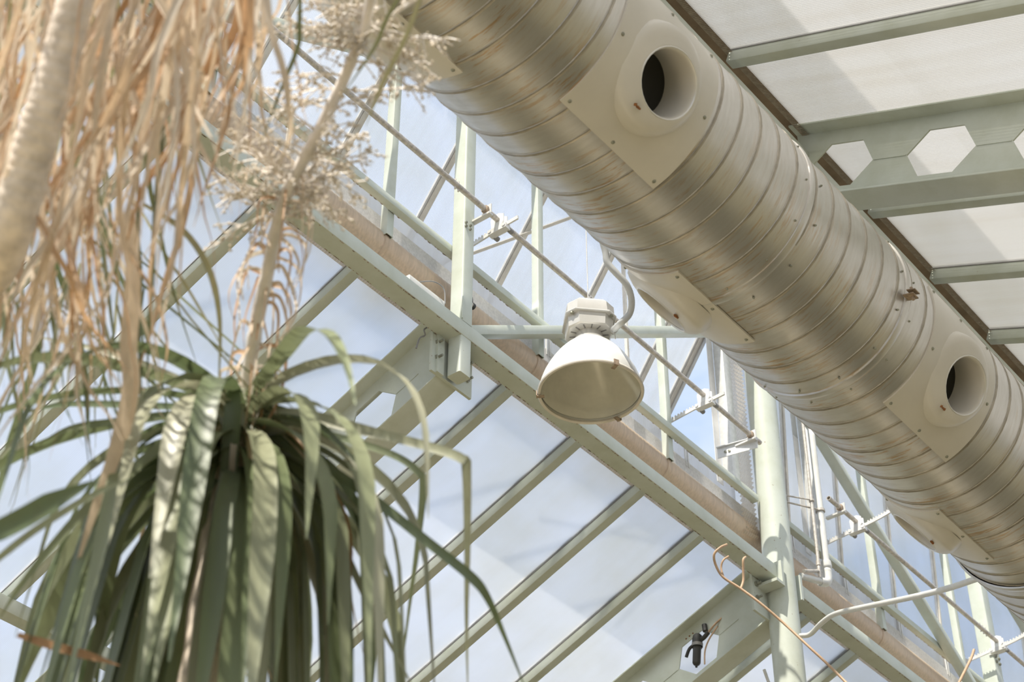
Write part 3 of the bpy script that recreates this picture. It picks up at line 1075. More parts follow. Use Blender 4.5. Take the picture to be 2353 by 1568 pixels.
def nozzle_plate(y0, y1, d0, d1, dn, yn, label):
    """white saddle plate with a flared round jet nozzle"""
    n = 36
    b = MB()
    outer = [[dpt(y0 + (y1 - y0) * q / 24, d0 + (d1 - d0) * k / n, DR + 0.0075) for q in range(25)] for k in range(n + 1)]
    b.grid(outer)
    cut_mouths(b)
    # returned edges, so the plate stands proud of the pipe
    b.grid([[dpt(y0, d0 + (d1 - d0) * k / n, DR + q) for q in (-0.002, 0.0075)] for k in range(n + 1)])
    b.grid([[dpt(y1, d0 + (d1 - d0) * k / n, DR + q) for q in (0.0075, -0.002)] for k in range(n + 1)])
    for dd in (d0, d1):
        b.poly([dpt(y0, dd, DR - 0.002), dpt(y1, dd, DR - 0.002), dpt(y1, dd, DR + 0.0075), dpt(y0, dd, DR + 0.0075)])
    pl = b.build('nozzle_plate', 'plate', duct, 50)
    pl['label'] = label
    c = dpt(yn, dn, DR)
    ax = (c - V3((DX, yn, DZ))).normalized()
    tang = ax.cross(V3((0, 1, 0)))
    b = MB()
    # boss: long soft cone leaning along the pipe, its mouth nearer one end
    K = 40
    rows = []
    for i, (ra, rc, h, sh) in enumerate(((0.212, 0.222, -0.055, -0.030), (0.208, 0.217, -0.02, -0.028), (0.200, 0.207, 0.010, -0.024), (0.186, 0.190, 0.023, -0.016), (0.168, 0.170, 0.034, -0.006), (0.147, 0.145, 0.041, 0.0), (0.139, 0.137, 0.044, 0.0), (0.132, 0.130, 0.042, 0.0), (0.128, 0.126, 0.035, 0.0), (0.126, 0.124, 0.02, 0.0), (0.125, 0.123, -0.12, 0.0))):
        lean = 0.11 * max(0.0, min(1.0, (i - 0.5) / 4.5))
        rows.append([c + ax * (h + lean * ra * math.cos(2 * PI * k / K)) + V3((0, 1, 0)) * (ra * math.cos(2 * PI * k / K) + sh * 0.6) + tang * (rc * math.sin(2 * PI * k / K) - sh * 0.3) for k in range(K)])
    b.grid(rows, True)
    nz = b.build('jet_nozzle', 'plate', pl, 60)
    b = MB()
    b.lathe([(0.0, -0.105), (0.134, -0.105)], c, ax, 24)
    b.build('nozzle_grid', 'dark', pl)
    b = MB()
    b.lathe([(0.130, -0.002), (0.133, 0.003), (0.136, 0.003), (0.139, -0.001)], c + ax * 0.0435, (ax + V3((0, -0.11, 0))).normalized(), 32)
    b.build('nozzle_lip', 'cast', pl, 60)
    # rust drips under the mouth
    rd = random.Random(int(yn * 100))
    b = MB()
    for k in range(5):
        a = (-0.12 + 0.05 * k) if dn > -90 else (0.10 + 0.05 * k)
        p = c + ax * (0.0385) - tang * 0.158 * (1 if dn > -90 else -1) * math.cos(a) + V3((0, 1, 0)) * 0.158 * math.sin(a - .5)
        b.blob(p, rd.uniform(0.004, 0.009), 1)
    b.build('rust_spot', 'rust_stain', pl)
    for y in (y0 + 0.028, (y0 + y1) / 2, y1 - 0.028):
        for d in (d0 + (d1 - d0) * 0.035, d1 - (d1 - d0) * 0.035):
            screw(pl, y, d, DR + 0.0075)
    for y in (y0 + 0.028, y1 - 0.028):
        screw(pl, y, (d0 + d1) / 2, DR + 0.0075)
    return pl
nozzle_plate(3.648, 4.235, -76.0, 14, -34.5, 3.945, 'white plate with the nearest big round nozzle, at the top')
nozzle_plate(5.984, 6.560, -74.5, 14, -34.5, 6.285, 'white plate with round nozzle towards the far end')
nozzle_plate(4.690, 5.259, -102.2, -192, -141, 4.975, 'white plate with nozzle facing the lamp')
nozzle_plate(6.896, 7.465, -102.5, -192, -141, 7.190, 'white plate with nozzle facing the far windows')
nozzle_plate(2.72, 3.322, -100.5, -192, -141, 3.03, 'white plate with nozzle behind the dried flowers')
nozzle_plate(8.31, 8.89, -74.5, 14, -34.5, 8.6, 'white plate beyond the frame edge')
b = MB()
p = dpt(5.73, -17.5, DR)
b.bar(p, p + V3((0.05, 0.0, -0.012)), 0.05, 0.004, (0, 0, 1))
b.bar(p + V3((0.035, 0, -0.03)), p + V3((0.035, 0, 0.04)), 0.011, 0.011, (0, 1, 0))
b.bar(p + V3((0.02, 0, 0.02)), p + V3((0.06, 0, 0.006)), 0.045, 0.004, (0, 0, 1))
b.build('band_clip', 'rust', duct)
# suspension rods up to the far lantern beam
for y in (2.3, 5.9, 9.78):
    b = MB()
    b.tube([(DX - 0.15, y, DZ + DR - 0.02), (-3.02, y, 8.14)], 0.008, 6)
    b.build('suspension_rod', 'galv', duct)

# ------------------------------------------------------------------ high bay lamp
LC = V3((-3.99, 5.615, 6.772))
lamp = empty('high_bay_lamp', LC, 'white bell-shaped high bay lamp hanging beside the duct', 'lamp')
prof = [(0.247, 0.0), (0.2465, 0.02), (0.240, 0.055), (0.228, 0.09), (0.212, 0.125), (0.190, 0.165), (0.164, 0.205), (0.132, 0.245), (0.102, 0.275), (0.084, 0.290)]
b = MB()
b.lathe(prof, LC, n=64)
b.build('shade', 'white', lamp, 50)
b = MB()
b.lathe([(r - 0.006, z) for r, z in prof[1:]], LC, n=64)
b.lathe([(r - 0.005 - 0.0025 * (k % 2), z) for k, (r, z) in enumerate(prof[1:])], LC - V3((0, 0, 0.0005)), n=40)
b.lathe([(0.078, 0.284), (0.0, 0.284)], LC, n=32)
b.build('reflector', 'reflector', lamp, 25)
b = MB()
b.lathe([(0.240, -0.004), (0.252, -0.007), (0.256, 0.0), (0.253, 0.010), (0.246, 0.012), (0.240, 0.006), (0.240, -0.004)], LC, n=64)
b.build('rim', 'tan', lamp, 60)
b = MB()
b.lathe([(0.0, -0.016), (0.08, -0.0145), (0.16, -0.009), (0.22, -0.001), (0.243, 0.003)], LC, n=48)
b.build('lens', 'lens', lamp, 60)
for a in (18 - 44, 138 - 44, 258 - 44):
    t = math.radians(a)
    u = V3((math.cos(t), math.sin(t), 0))
    w = V3((-u.y, u.x, 0))
    b = MB()
    b.bar(LC + u * 0.259 + V3((0, 0, -0.012)), LC + u * 0.259 + V3((0, 0, 0.018)), 0.026, 0.004, u)
    b.bar(LC + u * 0.222 + V3((0, 0, -0.0115)), LC + u * 0.261 + V3((0, 0, -0.0115)), 0.020, 0.004, (0, 0, 1))
    b.build('rim_clip', 'rust', lamp)
b = MB()
b.lathe([(0.084, 0.286), (0.085, 0.298), (0.078, 0.303), (0.070, 0.306), (0.066, 0.315), (0.066, 0.35)], LC, n=32)
b.build('neck', 'cast', lamp, 40)
HX = V3((0.70, 0.714, 0)).normalized()           # housing square to the lantern wall
HYv = V3((-HX.y, HX.x, 0))
def octo(w, d, c):
    return [(-w + c, -d), (w - c, -d), (w, -d + c), (w, d - c), (w - c, d), (-w + c, d), (-w, d - c), (-w, -d + c)]
def layers(spec, name, mat):
    b = MB()
    rows = []
    for w, d, c, z in spec:
        rows.append([LC + HX * x + HYv * y + V3((0, 0, z)) for x, y in octo(w, d, c)])
    b.grid(rows, True, True)
    return b.build(name, mat, lamp, 30)
layers([(0.102, 0.096, 0.045, 0.345), (0.109, 0.103, 0.047, 0.351), (0.113, 0.106, 0.047, 0.418)], 'lower_housing', 'cast')
layers([(0.123, 0.116, 0.040, 0.414), (0.125, 0.118, 0.040, 0.419), (0.123, 0.116, 0.040, 0.426)], 'housing_flange', 'cast')
layers([(0.117, 0.110, 0.042, 0.424), (0.115, 0.108, 0.044, 0.486), (0.104, 0.096, 0.045, 0.506), (0.07, 0.06, 0.03, 0.516)], 'upper_housing', 'cast')
for k in range(14):
    t = 2 * PI * (k + 0.5) / 14
    u = HX * math.cos(t) + HYv * math.sin(t)
    b = MB()
    b.bar(LC + u * 0.068 + V3((0, 0, 0.3442)), LC + u * 0.096 + V3((0, 0, 0.3442)), 0.006, 0.003, (0, 0, 1))
    b.build('vent_slot', 'rubber_grey', lamp)
for x, y in ((-0.098, -0.09), (0.098, -0.09), (0.098, 0.09)):
    b = MB()
    b.lathe([(0.009, 0.0), (0.009, -0.008), (0.0, -0.008)], LC + HX * x + HYv * y + V3((0, 0, 0.414)), n=8)
    b.build('screw', 'bolt', lamp)
b = MB()
top = LC + V3((0, 0, 0.516))
b.tube(smooth_path([top, top + V3((0, 0, 0.03)), top + V3((0.012, -0.012, 0.048)), top + V3((0, 0, 0.064)), top + V3((-0.012, 0.012, 0.05)), top + V3((-0.004, 0.004, 0.036))], 4), 0.004, 6)
b.tube([top + V3((-0.03, 0.02, 0.058)), top + V3((0.02, -0.012, 0.064)), top + V3((-0.012, 0.0, 0.072)), top + V3((-0.026, 0.018, 0.063))], 0.005, 6)
b.build('hook', 'galv', lamp, 40)
b = MB()
b.tube([top + V3((0, 0, 0.06)), (LC.x, LC.y, 10.94)], 0.0028, 6)
b.build('suspension_cable', 'galv', lamp)
cp = [LC + HX * 0.115 + HYv * -0.02 + V3((0, 0, 0.375)), at(1424, 745, 8.55), at(1446, 722, 8.55), at(1451, 690, 8.55), at(1440, 655, 8.55), at(1416, 628, 8.56), at(1396, 604, 8.58), at(1391, 578, 8.6), at(1382, 545, 8.62), at(1372, 500, 8.66), at(1368, 440, 8.8)]
b = MB()
b.tube(smooth_path(cp, 6), 0.0165, 12)
b.build('conduit', 'conduit', lamp, 60)
b = MB()
d = (cp[1] - cp[0]).normalized()
b.lathe([(0.02, -0.004), (0.02, 0.03), (0.017, 0.034)], cp[0], d, 10)
b.build('cable_gland', 'galv', lamp, 40)
b = MB()
b.lathe([(0.017, 0.0), (0.020, 0.001), (0.020, 0.009), (0.017, 0.01)], cp[0] + d * 0.05, d, 12)
b.bar(cp[0] + d * 0.054 + V3((0, 0, -0.018)), cp[0] + d * 0.056 + V3((0.004, 0, -0.06)), 0.008, 0.004, (1, 0, 0))
b.build('cable_tie', 'pvc', lamp, 40)

# ------------------------------------------------------------------ loose cables and small fittings
b = MB()
b.tube(smooth_path([at(1838, 1462, 12.25), at(1862, 1458, 12.2), at(1888, 1432, 12.0), at(1918, 1412, 11.8), at(1970, 1399, 11.4), at(2100, 1372, 10.5), at(2180, 1352, 9.95), at(2240, 1332, 9.55), at(2300, 1312, 9.3)], 6), 0.0175, 12)
tag(b.build('white_conduit', 'pvc', None, 60, at(1838, 1462, 12.25)), 'off-white plastic conduit curving from the column up to the duct', 'conduit')
cabs = MB()
cabs.tube(smooth_path([at(1670, 1252, 11.85), at(1655, 1259, 11.8), at(1641, 1275, 11.78), at(1645, 1300, 11.78), at(1662, 1327, 11.75), at(1700, 1352, 11.7), at(1745, 1385, 11.6), at(1800, 1432, 11.5), at(1860, 1488, 11.3), at(1905, 1530, 11.2), at(1960, 1585, 11.0)], 6), 0.0085, 8)
cb = tag(cabs.build('hanging_cable', 'brown_cable', None, 60, at(1670, 1252, 11.85)), 'tan cable looping from the eave beam across the pipe column', 'cable')
b = MB()
b.tube(smooth_path([at(1713, 1281, 11.85), at(1708, 1287, 11.8), at(1708, 1310, 11.78), at(1708, 1335, 11.75), at(1702, 1354, 11.7)], 6), 0.0085, 8)
b.tube(smooth_path([at(1674, 1279, 11.86), at(1662, 1288, 11.82), at(1657, 1305, 11.8), at(1662, 1325, 11.76)], 6), 0.007, 8)
b.build('cable_end', 'brown_cable', cb, 60)

b = MB()
b.tube(smooth_path([at(2238, 1494, 12.6), at(2232, 1512, 12.5), at(2216, 1545, 12.3), at(2196, 1585, 12.1)], 5), 0.010, 8)
tag(b.build('rack_pull_cord', 'brown_cable', None, 60, at(2238, 1494, 12.6)), 'tan cord hanging from the curved rack end beyond the pipe column', 'cord')

(root2, mid2, ex2, ey2, hx2) = c2
vc = mid2 + ex2 * hx2[0]
val = empty('solenoid_valve', vc, 'black valve sitting in the hexagonal hole of the castellated beam', 'valve')
b = MB()
vb = vc + V3((0.0, -0.02, 0.06))
b.lathe([(0.0, 0.075), (0.022, 0.074), (0.034, 0.06), (0.038, 0.03), (0.038, 0.0), (0.033, -0.004), (0.033, -0.03), (0.036, -0.034), (0.030, -0.04), (0.030, -0.15), (0.022, -0.165), (0.010, -0.17), (0.008, -0.185), (0.0, -0.186)], vb, (0.10, 0.02, 1), 18)
b.build('valve_body', 'rubber', val, 40)
b = MB()
b.lathe([(0.040, -0.012), (0.041, 0.012)], vb + V3((0, 0, -0.012)), (0.10, 0.02, 1), 18)
b.build('band', 'rubber_grey', val, 40)
b = MB()
b.tube(smooth_path([vb + V3((0.02, 0, 0.02)), vb + V3((0.06, 0, 0.03)), vb + V3((0.10, 0, 0.06))], 4), 0.017, 10)
b.tube([vb + V3((0.075, 0, 0.075)), vb + V3((0.07, 0, 0.13))], 0.02, 8)
b.tube(smooth_path([vb + V3((-0.03, 0, 0.0)), vb + V3((-0.07, 0, -0.02)), vb + V3((-0.10, 0, -0.075))], 4), 0.012, 8)
b.build('pipe_fitting', 'rubber', val, 40)
b = MB()
b.tube(smooth_path([vb + V3((0.10, 0, 0.06)), vb + V3((0.17, 0, 0.11)), vb + V3((0.22, 0.03, 0.16))], 5), 0.007, 8)
b.tube(smooth_path([vb + V3((0.18, 0, 0.08)), vb + V3((0.10, 0, 0.0)), vb + V3((0.06, 0, -0.08)), vb + V3((0.05, 0, -0.18))], 5), 0.006, 8)
b.build('hose', 'brown_cable', val, 40)
for k in range(3):
    b = MB()
    b.blob(vb + V3((-0.04 - 0.03 * k, 0.015, 0.105 - .012 * k)), 0.008)
    b.build('rust_spot', 'rust_stain', val)

jb = empty('junction_box', (-5.33, 5.985, 8.262), 'small white junction box lying on the eave beam left of the near post', 'junction box')
b = MB()
b.bar((-5.41, 5.79, 8.33), (-5.41, 6.10, 8.33), 0.09, 0.075, r=0.01)
b.build('box', 'pvc', jb, 40)
b = MB()
b.tube(smooth_path([(-5.37, 5.88, 8.37), (-5.36, 5.99, 8.44), (-5.34, 6.06, 8.42), (-5.335, 6.07, 8.31)], 5), 0.004, 6)
b.build('wire', 'rubber_grey', jb, 40)
pe = empty('pipe_stub', (-5.40, 6.40, 8.60), 'short grey pipe end with black cap beside the near post', 'pipe')
b = MB()
b.tube([(-5.43, 6.27, 8.565), (-5.43, 6.42, 8.575)], 0.018, 12)
b.build('pipe', 'galv_warm', pe, 40)
b = MB()
b.tube([(-5.43, 6.42, 8.575), (-5.43, 6.44, 8.576)], 0.021, 12)
b.tube(smooth_path([(-5.43, 6.43, 8.59), (-5.43, 6.42, 8.65), (-5.43, 6.36, 8.68), (-5.43, 6.29, 8.66)], 5), 0.004, 6)
b.build('end_cap', 'rubber', pe, 40)
b = MB()
b.tube(smooth_path([(-5.455, 6.06, 8.19), (-5.455, 6.03, 8.15), (-5.45, 6.035, 8.11), (-5.45, 5.99, 8.06), (-5.45, 5.965, 7.97)], 5), 0.005, 6)
tag(b.build('cable_tail', 'rubber_grey', None, 40, (-5.455, 6.06, 8.19)), 'short dark cable tail tied beside the near end plate', 'cable')
b = MB()
b.tube(smooth_path([(-5.6, 9.86, 7.62), (-5.58, 9.90, 7.50), (-5.52, 9.96, 7.44), (-5.45, 9.90, 7.5)], 5), 0.012, 8)
tag(b.build('drooping_cable', 'pvc', None, 40, (-5.6, 9.86, 7.62)), 'pale cable loop drooping below the castellated beam behind the column', 'cable')

# ------------------------------------------------------------------ plants
def ribbon(pts, widths, face, fold=0.25, twist=0.0):
    """strap leaf: folded strip, three points across"""
    b = MB()
    rows = []
    m = len(pts)
    for i, p in enumerate(pts):
        t = (pts[min(i + 1, m - 1)] - pts[max(i - 1, 0)]).normalized()
        sd = t.cross(face)
        if sd.length < 1e-4:
            sd = t.orthogonal()
        sd.normalize()
        nn = sd.cross(t).normalized()
        a = twist * i / m
        s2 = sd * math.cos(a) + nn * math.sin(a)
        n2 = -sd * math.sin(a) + nn * math.cos(a)
        w = widths[i] / 2
        rows.append([p - s2 * w + n2 * w * fold, p, p + s2 * w + n2 * w * fold])
    b.grid(rows)
    return b
def droop_leaf(c, az, el, L, w, bend, rd, n=14, kink=None, tipdroop=-84):
    """leaf leaving c at azimuth az / elevation el and bending over under its weight"""
    pts = [V3(c)]
    e = el
    a = az
    for i in range(n):
        t = (i + 1) / n
        if kink and abs(t - kink) < 0.5 / n:
            e = -82
        step = L / n
        d = V3((math.cos(math.radians(a)) * math.cos(math.radians(e)), math.sin(math.radians(a)) * math.cos(math.radians(e)), math.sin(math.radians(e))))
        pts.append(pts[-1] + d * step)
        e = max(tipdroop, e - bend * (0.6 + 0.8 * t))
        a += rd.uniform(-3, 3)
    ws = [w * (0.72 + 1.1 * (i / n) if i / n < 0.25 else (1.0 if i / n < 0.6 else max(0.06, 1 - (i / n - 0.6) / 0.4 * 0.92))) for i in range(n + 1)]
    out = V3((math.cos(math.radians(az)), math.sin(math.radians(az)), 0.9)).normalized()
    return pts, ws, out

rd = random.Random(21)
CR = at(556, 948, 4.0)
PB = V3((CR.x - 0.05, CR.y + 0.05, 0))
pa = empty('strap_leaf_palm', PB, 'green strap-leaved palm with drooping rosette and tall dry flower stalk', 'plant')
b = MB()
pts = [PB + (CR - PB) * t + V3((0.05 * math.sin(6 * t), 0.03 * math.cos(5 * t), 0)) * (1 - t) for t in [i / 40 for i in range(41)]]
b.tube(pts, [0.075 - 0.025 * i / 40 + (0.006 if i % 2 else 0) for i in range(41)], 14)
b.build('trunk', 'bark', pa, 60)
b = MB()
b.lathe([(0.0, -0.16), (0.052, -0.12), (0.064, -0.05), (0.055, 0.02), (0.03, 0.06), (0.0, 0.075)], CR, n=16)
b.build('leaf_base', 'leaf', pa, 60)
for i in range(92):
    az = i * 137.5 + rd.uniform(-12, 12)
    ring = i / 92
    el = -4 - 50 * ring + rd.uniform(-12, 10)
    L = rd.uniform(0.75, 1.10)
    bend = rd.uniform(6, 17) * (0.7 if i % 5 == 0 else 1.0)
    p, w, f = droop_leaf(CR + V3((math.cos(math.radians(az)) * 0.03, math.sin(math.radians(az)) * 0.03, 0.02 - 0.20 * ring)), az, el, L, rd.uniform(0.034, 0.056), bend, rd)
    ribbon(p, w, f, 0.30, rd.uniform(-0.5, 0.5)).build('leaf', 'leaf', pa, 60)
# the long stray leaves that stand clear of the bunch
def px_leaf(pix, w, mat='leaf', parent=None, name='leaf', depth=None, n=5, fold=0.25, tw=0.0, taper=True):
    P = smooth_path([at(x, y, d) for x, y, d in pix], n)
    m = len(P) - 1
    ws = [w * (min(1.0, 0.55 + 2.2 * i / m) if i / m < 0.6 else (max(0.08, 1 - (i / m - 0.6) / 0.4 * 0.9) if taper else 1.0)) for i in range(m + 1)]
    f = (CAM - P[m // 2]).normalized() + V3((0, 0, 0.35))
    return ribbon(P, ws, f, fold, tw).build(name, mat, parent, 60)
for pix, w in (([(600, 945, 4.0), (700, 950, 3.9), (850, 992, 3.85), (1000, 1032, 3.8), (1062, 1056, 3.78), (1072, 1080, 3.78), (1074, 1250, 3.8), (1072, 1420, 3.82), (1075, 1600, 3.85)], 0.030),
               ([(610, 955, 4.0), (720, 965, 3.95), (860, 1000, 3.9), (960, 1022, 3.9)], 0.026),
               ([(620, 960, 4.0), (720, 1050, 3.8), (860, 1150, 3.75), (980, 1245, 3.7), (1080, 1325, 3.68), (1120, 1375, 3.68), (1160, 1465, 3.7), (1210, 1590, 3.72)], 0.030),
               ([(640, 970, 4.0), (760, 1000, 4.1), (900, 1045, 4.1), (960, 1085, 4.1), (972, 1120, 4.1), (960, 1250, 4.1), (940, 1400, 4.12), (915, 1600, 4.15)], 0.024),
               ([(480, 935, 4.0), (380, 935, 4.05), (250, 930, 4.1), (130, 932, 4.15), (20, 960, 4.2)], 0.024),
               ([(490, 950, 4.0), (360, 958, 3.9), (250, 972, 3.9), (160, 985, 3.9), (90, 1020, 3.9)], 0.024),
               ([(480, 905, 4.05), (400, 868, 4.1), (300, 828, 4.1), (200, 798, 4.15), (60, 770, 4.2)], 0.026),
               ([(470, 960, 4.0), (390, 1010, 3.7), (300, 1085, 3.6), (180, 1190, 3.55), (60, 1330, 3.5), (0, 1420, 3.5)], 0.030),
               ([(660, 1000, 4.0), (760, 1075, 3.9), (820, 1170, 3.9), (850, 1320, 3.9), (860, 1470, 3.9), (855, 1600, 3.9)], 0.030),
               ([(650, 1000, 4.0), (740, 1150, 3.85), (820, 1330, 3.8), (880, 1450, 3.8), (960, 1600, 3.8)], 0.022),
               ([(540, 885, 3.9), (536, 930, 3.85), (530, 1010, 3.82), (522, 1140, 3.8), (510, 1300, 3.8), (500, 1480, 3.8), (498, 1600, 3.8)], 0.040),
               ([(570, 980, 3.9), (600, 1060, 3.8), (640, 1200, 3.75), (668, 1380, 3.75), (680, 1600, 3.75)], 0.052),
               ([(480, 985, 3.9), (430, 1080, 3.8), (390, 1230, 3.75), (360, 1400, 3.75), (345, 1600, 3.75)], 0.050),
               ([(510, 980, 3.95), (470, 1100, 3.8), (440, 1280, 3.78), (420, 1450, 3.78), (410, 1600, 3.78)], 0.045),
               ([(440, 1000, 4.0), (350, 1080, 3.8), (270, 1220, 3.75), (235, 1400, 3.75), (220, 1600, 3.75)], 0.046),
               ([(420, 1010, 4.0), (300, 1120, 3.8), (180, 1300, 3.7), (90, 1470, 3.7), (40, 1600, 3.7)], 0.044),
               ([(600, 985, 4.0), (690, 1080, 3.9), (745, 1230, 3.85), (775, 1420, 3.85), (790, 1600, 3.85)], 0.044),
               ([(560, 1000, 4.0), (560, 1150, 3.9), (575, 1350, 3.9), (585, 1600, 3.9)], 0.048)):
    px_leaf(pix, w * (0.72 if w < 0.031 else 0.92), 'leaf', pa)
for k in range(16):                 # dead brown leaves hanging inside the bunch
    x = rd.uniform(300, 800)
    d = rd.uniform(3.75, 4.1)
    px_leaf([(555 + (x - 555) * 0.2, 950, 4.0), (555 + (x - 555) * 0.6, 1040 + rd.uniform(-20, 30), d), (x, 1200, d), (x + rd.uniform(-50, 50), 1380, d), (x + rd.uniform(-80, 60), 1580, d)], rd.uniform(0.008, 0.016), 'dry', pa, 'dry_leaf', tw=rd.uniform(-2, 2))

# flower stalk
STALK = [(560, 930, 4.0), (572, 850, 4.0), (590, 745, 3.99), (612, 640, 3.97), (632, 540, 3.95), (655, 455, 3.93), (692, 378, 3.91), (738, 290, 3.89), (782, 200, 3.87), (815, 120, 3.85), (838, 60, 3.83), (852, 0, 3.81), (868, -70, 3.79), (885, -160, 3.77)]
SP = smooth_path([at(*q) for q in STALK], 6)
ns_ = len(SP)
fs = MB()
fs.tube(SP, [0.0165 - 0.0070 * i / ns_ + (0.002 if (i % 7) == 3 else 0) for i in range(ns_)], 10)
stalk = fs.build('flower_stalk', 'stalk', pa, 60)
stalk['label'] = 'pale dry flower stalk with papery bracts'
def sp(t): 
    f = t * (ns_ - 1)
    i = min(int(f), ns_ - 2)
    return SP[i].lerp(SP[i + 1], f - i)
for k in range(46):
    t = rd.uniform(0.02, 0.42)
    p0 = sp(t)
    az = rd.uniform(0, 2 * PI)
    out = rgt * math.cos(az) + fwd * math.sin(az) * 0.8
    l = rd.uniform(0.05, 0.20)
    q = [p0, p0 + out * rd.uniform(0.015, 0.035) + V3((0, 0, rd.uniform(0.012, 0.035))), p0 + out * rd.uniform(0.04, 0.075) + V3((0, 0, rd.uniform(-0.01, 0.015))),
         p0 + out * rd.uniform(0.05, 0.09) + V3((0, 0, -l * 0.6)), p0 + out * rd.uniform(0.04, 0.08) + V3((0, 0, -l * 1.1))]
    P = smooth_path(q, 4)
    ww = rd.uniform(0.007, 0.016)
    ribbon(P, [ww * (1 - 0.75 * i / len(P)) for i in range(len(P))], (CAM - p0).normalized(), 0.4, rd.uniform(-2.0, 2.0)).build('bract', 'dry', stalk, 60)
# panicle branches with dried flower heads
def panicle(p0, d0, L, rr, dens):
    b = MB()
    fl_ = MB()
    pts = [V3(p0)]
    d = V3(d0).normalized()
    for i in range(7):
        d = (d + V3((rr.uniform(-.22, .22), rr.uniform(-.22, .22), rr.uniform(-.22, .14)))).normalized()
        pts.append(pts[-1] + d * L / 7)
    b.tube(pts, [0.0034 - 0.0003 * i for i in range(8)], 5)
    for i in range(1, 8):
        for q in range(dens):
            dd = (d + V3((rr.uniform(-1.1, 1.1), rr.uniform(-1.1, 1.1), rr.uniform(-1.0, 0.7)))).normalized()
            l = rr.uniform(0.025, 0.075) * (1.2 - i * 0.06)
            e = pts[i] + dd * l * 0.5 + V3((0, 0, rr.uniform(-0.008, 0.008)))
            e2 = e + (dd + V3((0, 0, -0.35))).normalized() * l * 0.5
            b.tube([pts[i], e, e2], [0.0018, 0.0015, 0.0012], 4)
            for j in range(rr.randint(3, 6)):
                t = rr.uniform(0.3, 1.0)
                c = pts[i].lerp(e, t * 2) if t < .5 else e.lerp(e2, t * 2 - 1)
                fl_.blob(c + V3((rr.uniform(-.004, .004), rr.uniform(-.004, .004), rr.uniform(-.004, .004))), rr.uniform(0.0022, 0.0045), rr.uniform(.8, 1.4))
    br = b.build('panicle_branch', 'stalk', stalk, 60)
    tag(fl_.build('dried_flowers', 'flower', br, 80), kind='stuff')
rp = random.Random(5)
def pdir(dx, dy, dd=0.0):           # direction: right, up in view and away
    return rgt * dx + upv * dy + fwd * dd
for t in [0.33, 0.345, 0.36, 0.375, 0.39, 0.40, 0.415, 0.43, 0.445, 0.46, 0.475, 0.49, 0.51, 0.53, 0.55, 0.57, 0.59, 0.61, 0.64, 0.67, 0.70, 0.72, 0.74, 0.76, 0.78, 0.80, 0.82, 0.84, 0.86, 0.88]:
    for sgn in (-1, 1):
        if rp.random() < (0.72 if t < 0.5 else 0.42):
            panicle(sp(t), pdir(sgn * rp.uniform(0.5, 1.0), rp.uniform(-0.25, 0.7), rp.uniform(-0.6, 0.6)), rp.uniform(0.10, 0.19), rp, 2 if t < 0.62 else 2)
for px, py, dx, dy, L, dens in ((855, 110, 0.9, -0.1, 0.14, 2), (850, 95, 1.0, 0.25, 0.15, 2), (860, 60, 0.9, 0.5, 0.16, 2), (845, 130, 0.7, -0.4, 0.12, 2), (850, 120, -0.5, 0.3, 0.11, 3), (870, 20, -0.8, 0.4, 0.12, 2), (862, 70, 1.0, 0.1, 0.15, 2), (830, 95, -0.8, 0.2, 0.10, 3), (835, 70, 0.4, 0.9, 0.14, 3)):
    panicle(at(px, py, 3.84), pdir(dx, dy, rp.uniform(-0.3, 0.3)), L, rp, dens)

# second palm: leaning ringed trunk with a skirt of dead leaves
rs = random.Random(77)
TB = at(-260, 1250, 3.6)
pb = empty('straw_skirted_palm', (TB.x, TB.y, 0), 'leaning pale trunk with a thick skirt of dry straw leaves', 'plant')
tpts = smooth_path([V3((TB.x, TB.y, 0)), V3((TB.x - 0.02, TB.y, 1.2)), V3((TB.x, TB.y, 2.4)), at(-150, 880, 3.5), at(0, 590, 3.2), at(75, 350, 3.15), at(135, 150, 3.15), at(210, -120, 3.2), at(300, -330, 3.5)], 26)
nt_ = len(tpts)
b = MB()
b.tube(tpts, [0.056 - 0.030 * i / nt_ + (0.0018 if i % 3 == 1 else 0.0) for i in range(nt_)], 16)
b.build('trunk', 'bark', pb, 50)
def strand(x0, y0, d, L_px, lean, amp, w, mat, name, n=9):
    ph = rs.uniform(0, 6.3)
    pix = []
    for i in range(n + 1):
        t = i / n
        pix.append((x0 + lean * L_px * t + amp * math.sin(ph + 4.5 * t) * (0.25 + t) + rs.uniform(-4, 4), y0 + L_px * t, d + 0.08 * math.sin(ph * 2 + 3 * t)))
    px_leaf(pix, w, mat, pb, name, n=2, fold=0.35, tw=rs.uniform(-2.2, 2.2))
# dead leaves: thick at the outer edge, thinner to the middle of the picture
for k in range(215):
    u = rs.random()
    if u < 0.62:
        x0 = rs.uniform(-60, 430)
        y0 = rs.uniform(-260, 160)
        L = rs.uniform(330, 880)
    elif u < 0.9:
        x0 = rs.uniform(250, 600)
        y0 = rs.uniform(-260, -20)
        L = rs.uniform(300, 640)
    else:
        x0 = rs.uniform(-40, 260)
        y0 = rs.uniform(250, 520)
        L = rs.uniform(300, 700)
    lean = rs.gauss(-0.24, 0.25)
    strand(x0 + 60, y0, rs.uniform(3.1, 3.8), L, lean, rs.uniform(8, 55), rs.uniform(0.005, 0.0155), 'dry', 'dry_leaf')
for k in range(26):                 # loose wisps towards the flower stalk
    strand(rs.uniform(420, 680), rs.uniform(-260, -30), rs.uniform(3.2, 3.8), rs.uniform(330, 640), rs.gauss(-0.18, 0.2), rs.uniform(8, 45), rs.uniform(0.004, 0.011), 'dry', 'dry_leaf')
for k in range(48):                 # lower fringe of the skirt along the trunk
    strand(rs.uniform(-40, 250), rs.uniform(330, 680), rs.uniform(3.2, 3.9), rs.uniform(300, 560), rs.gauss(-0.12, 0.3), rs.uniform(8, 45), rs.uniform(0.004, 0.012), 'dry', 'dry_leaf')
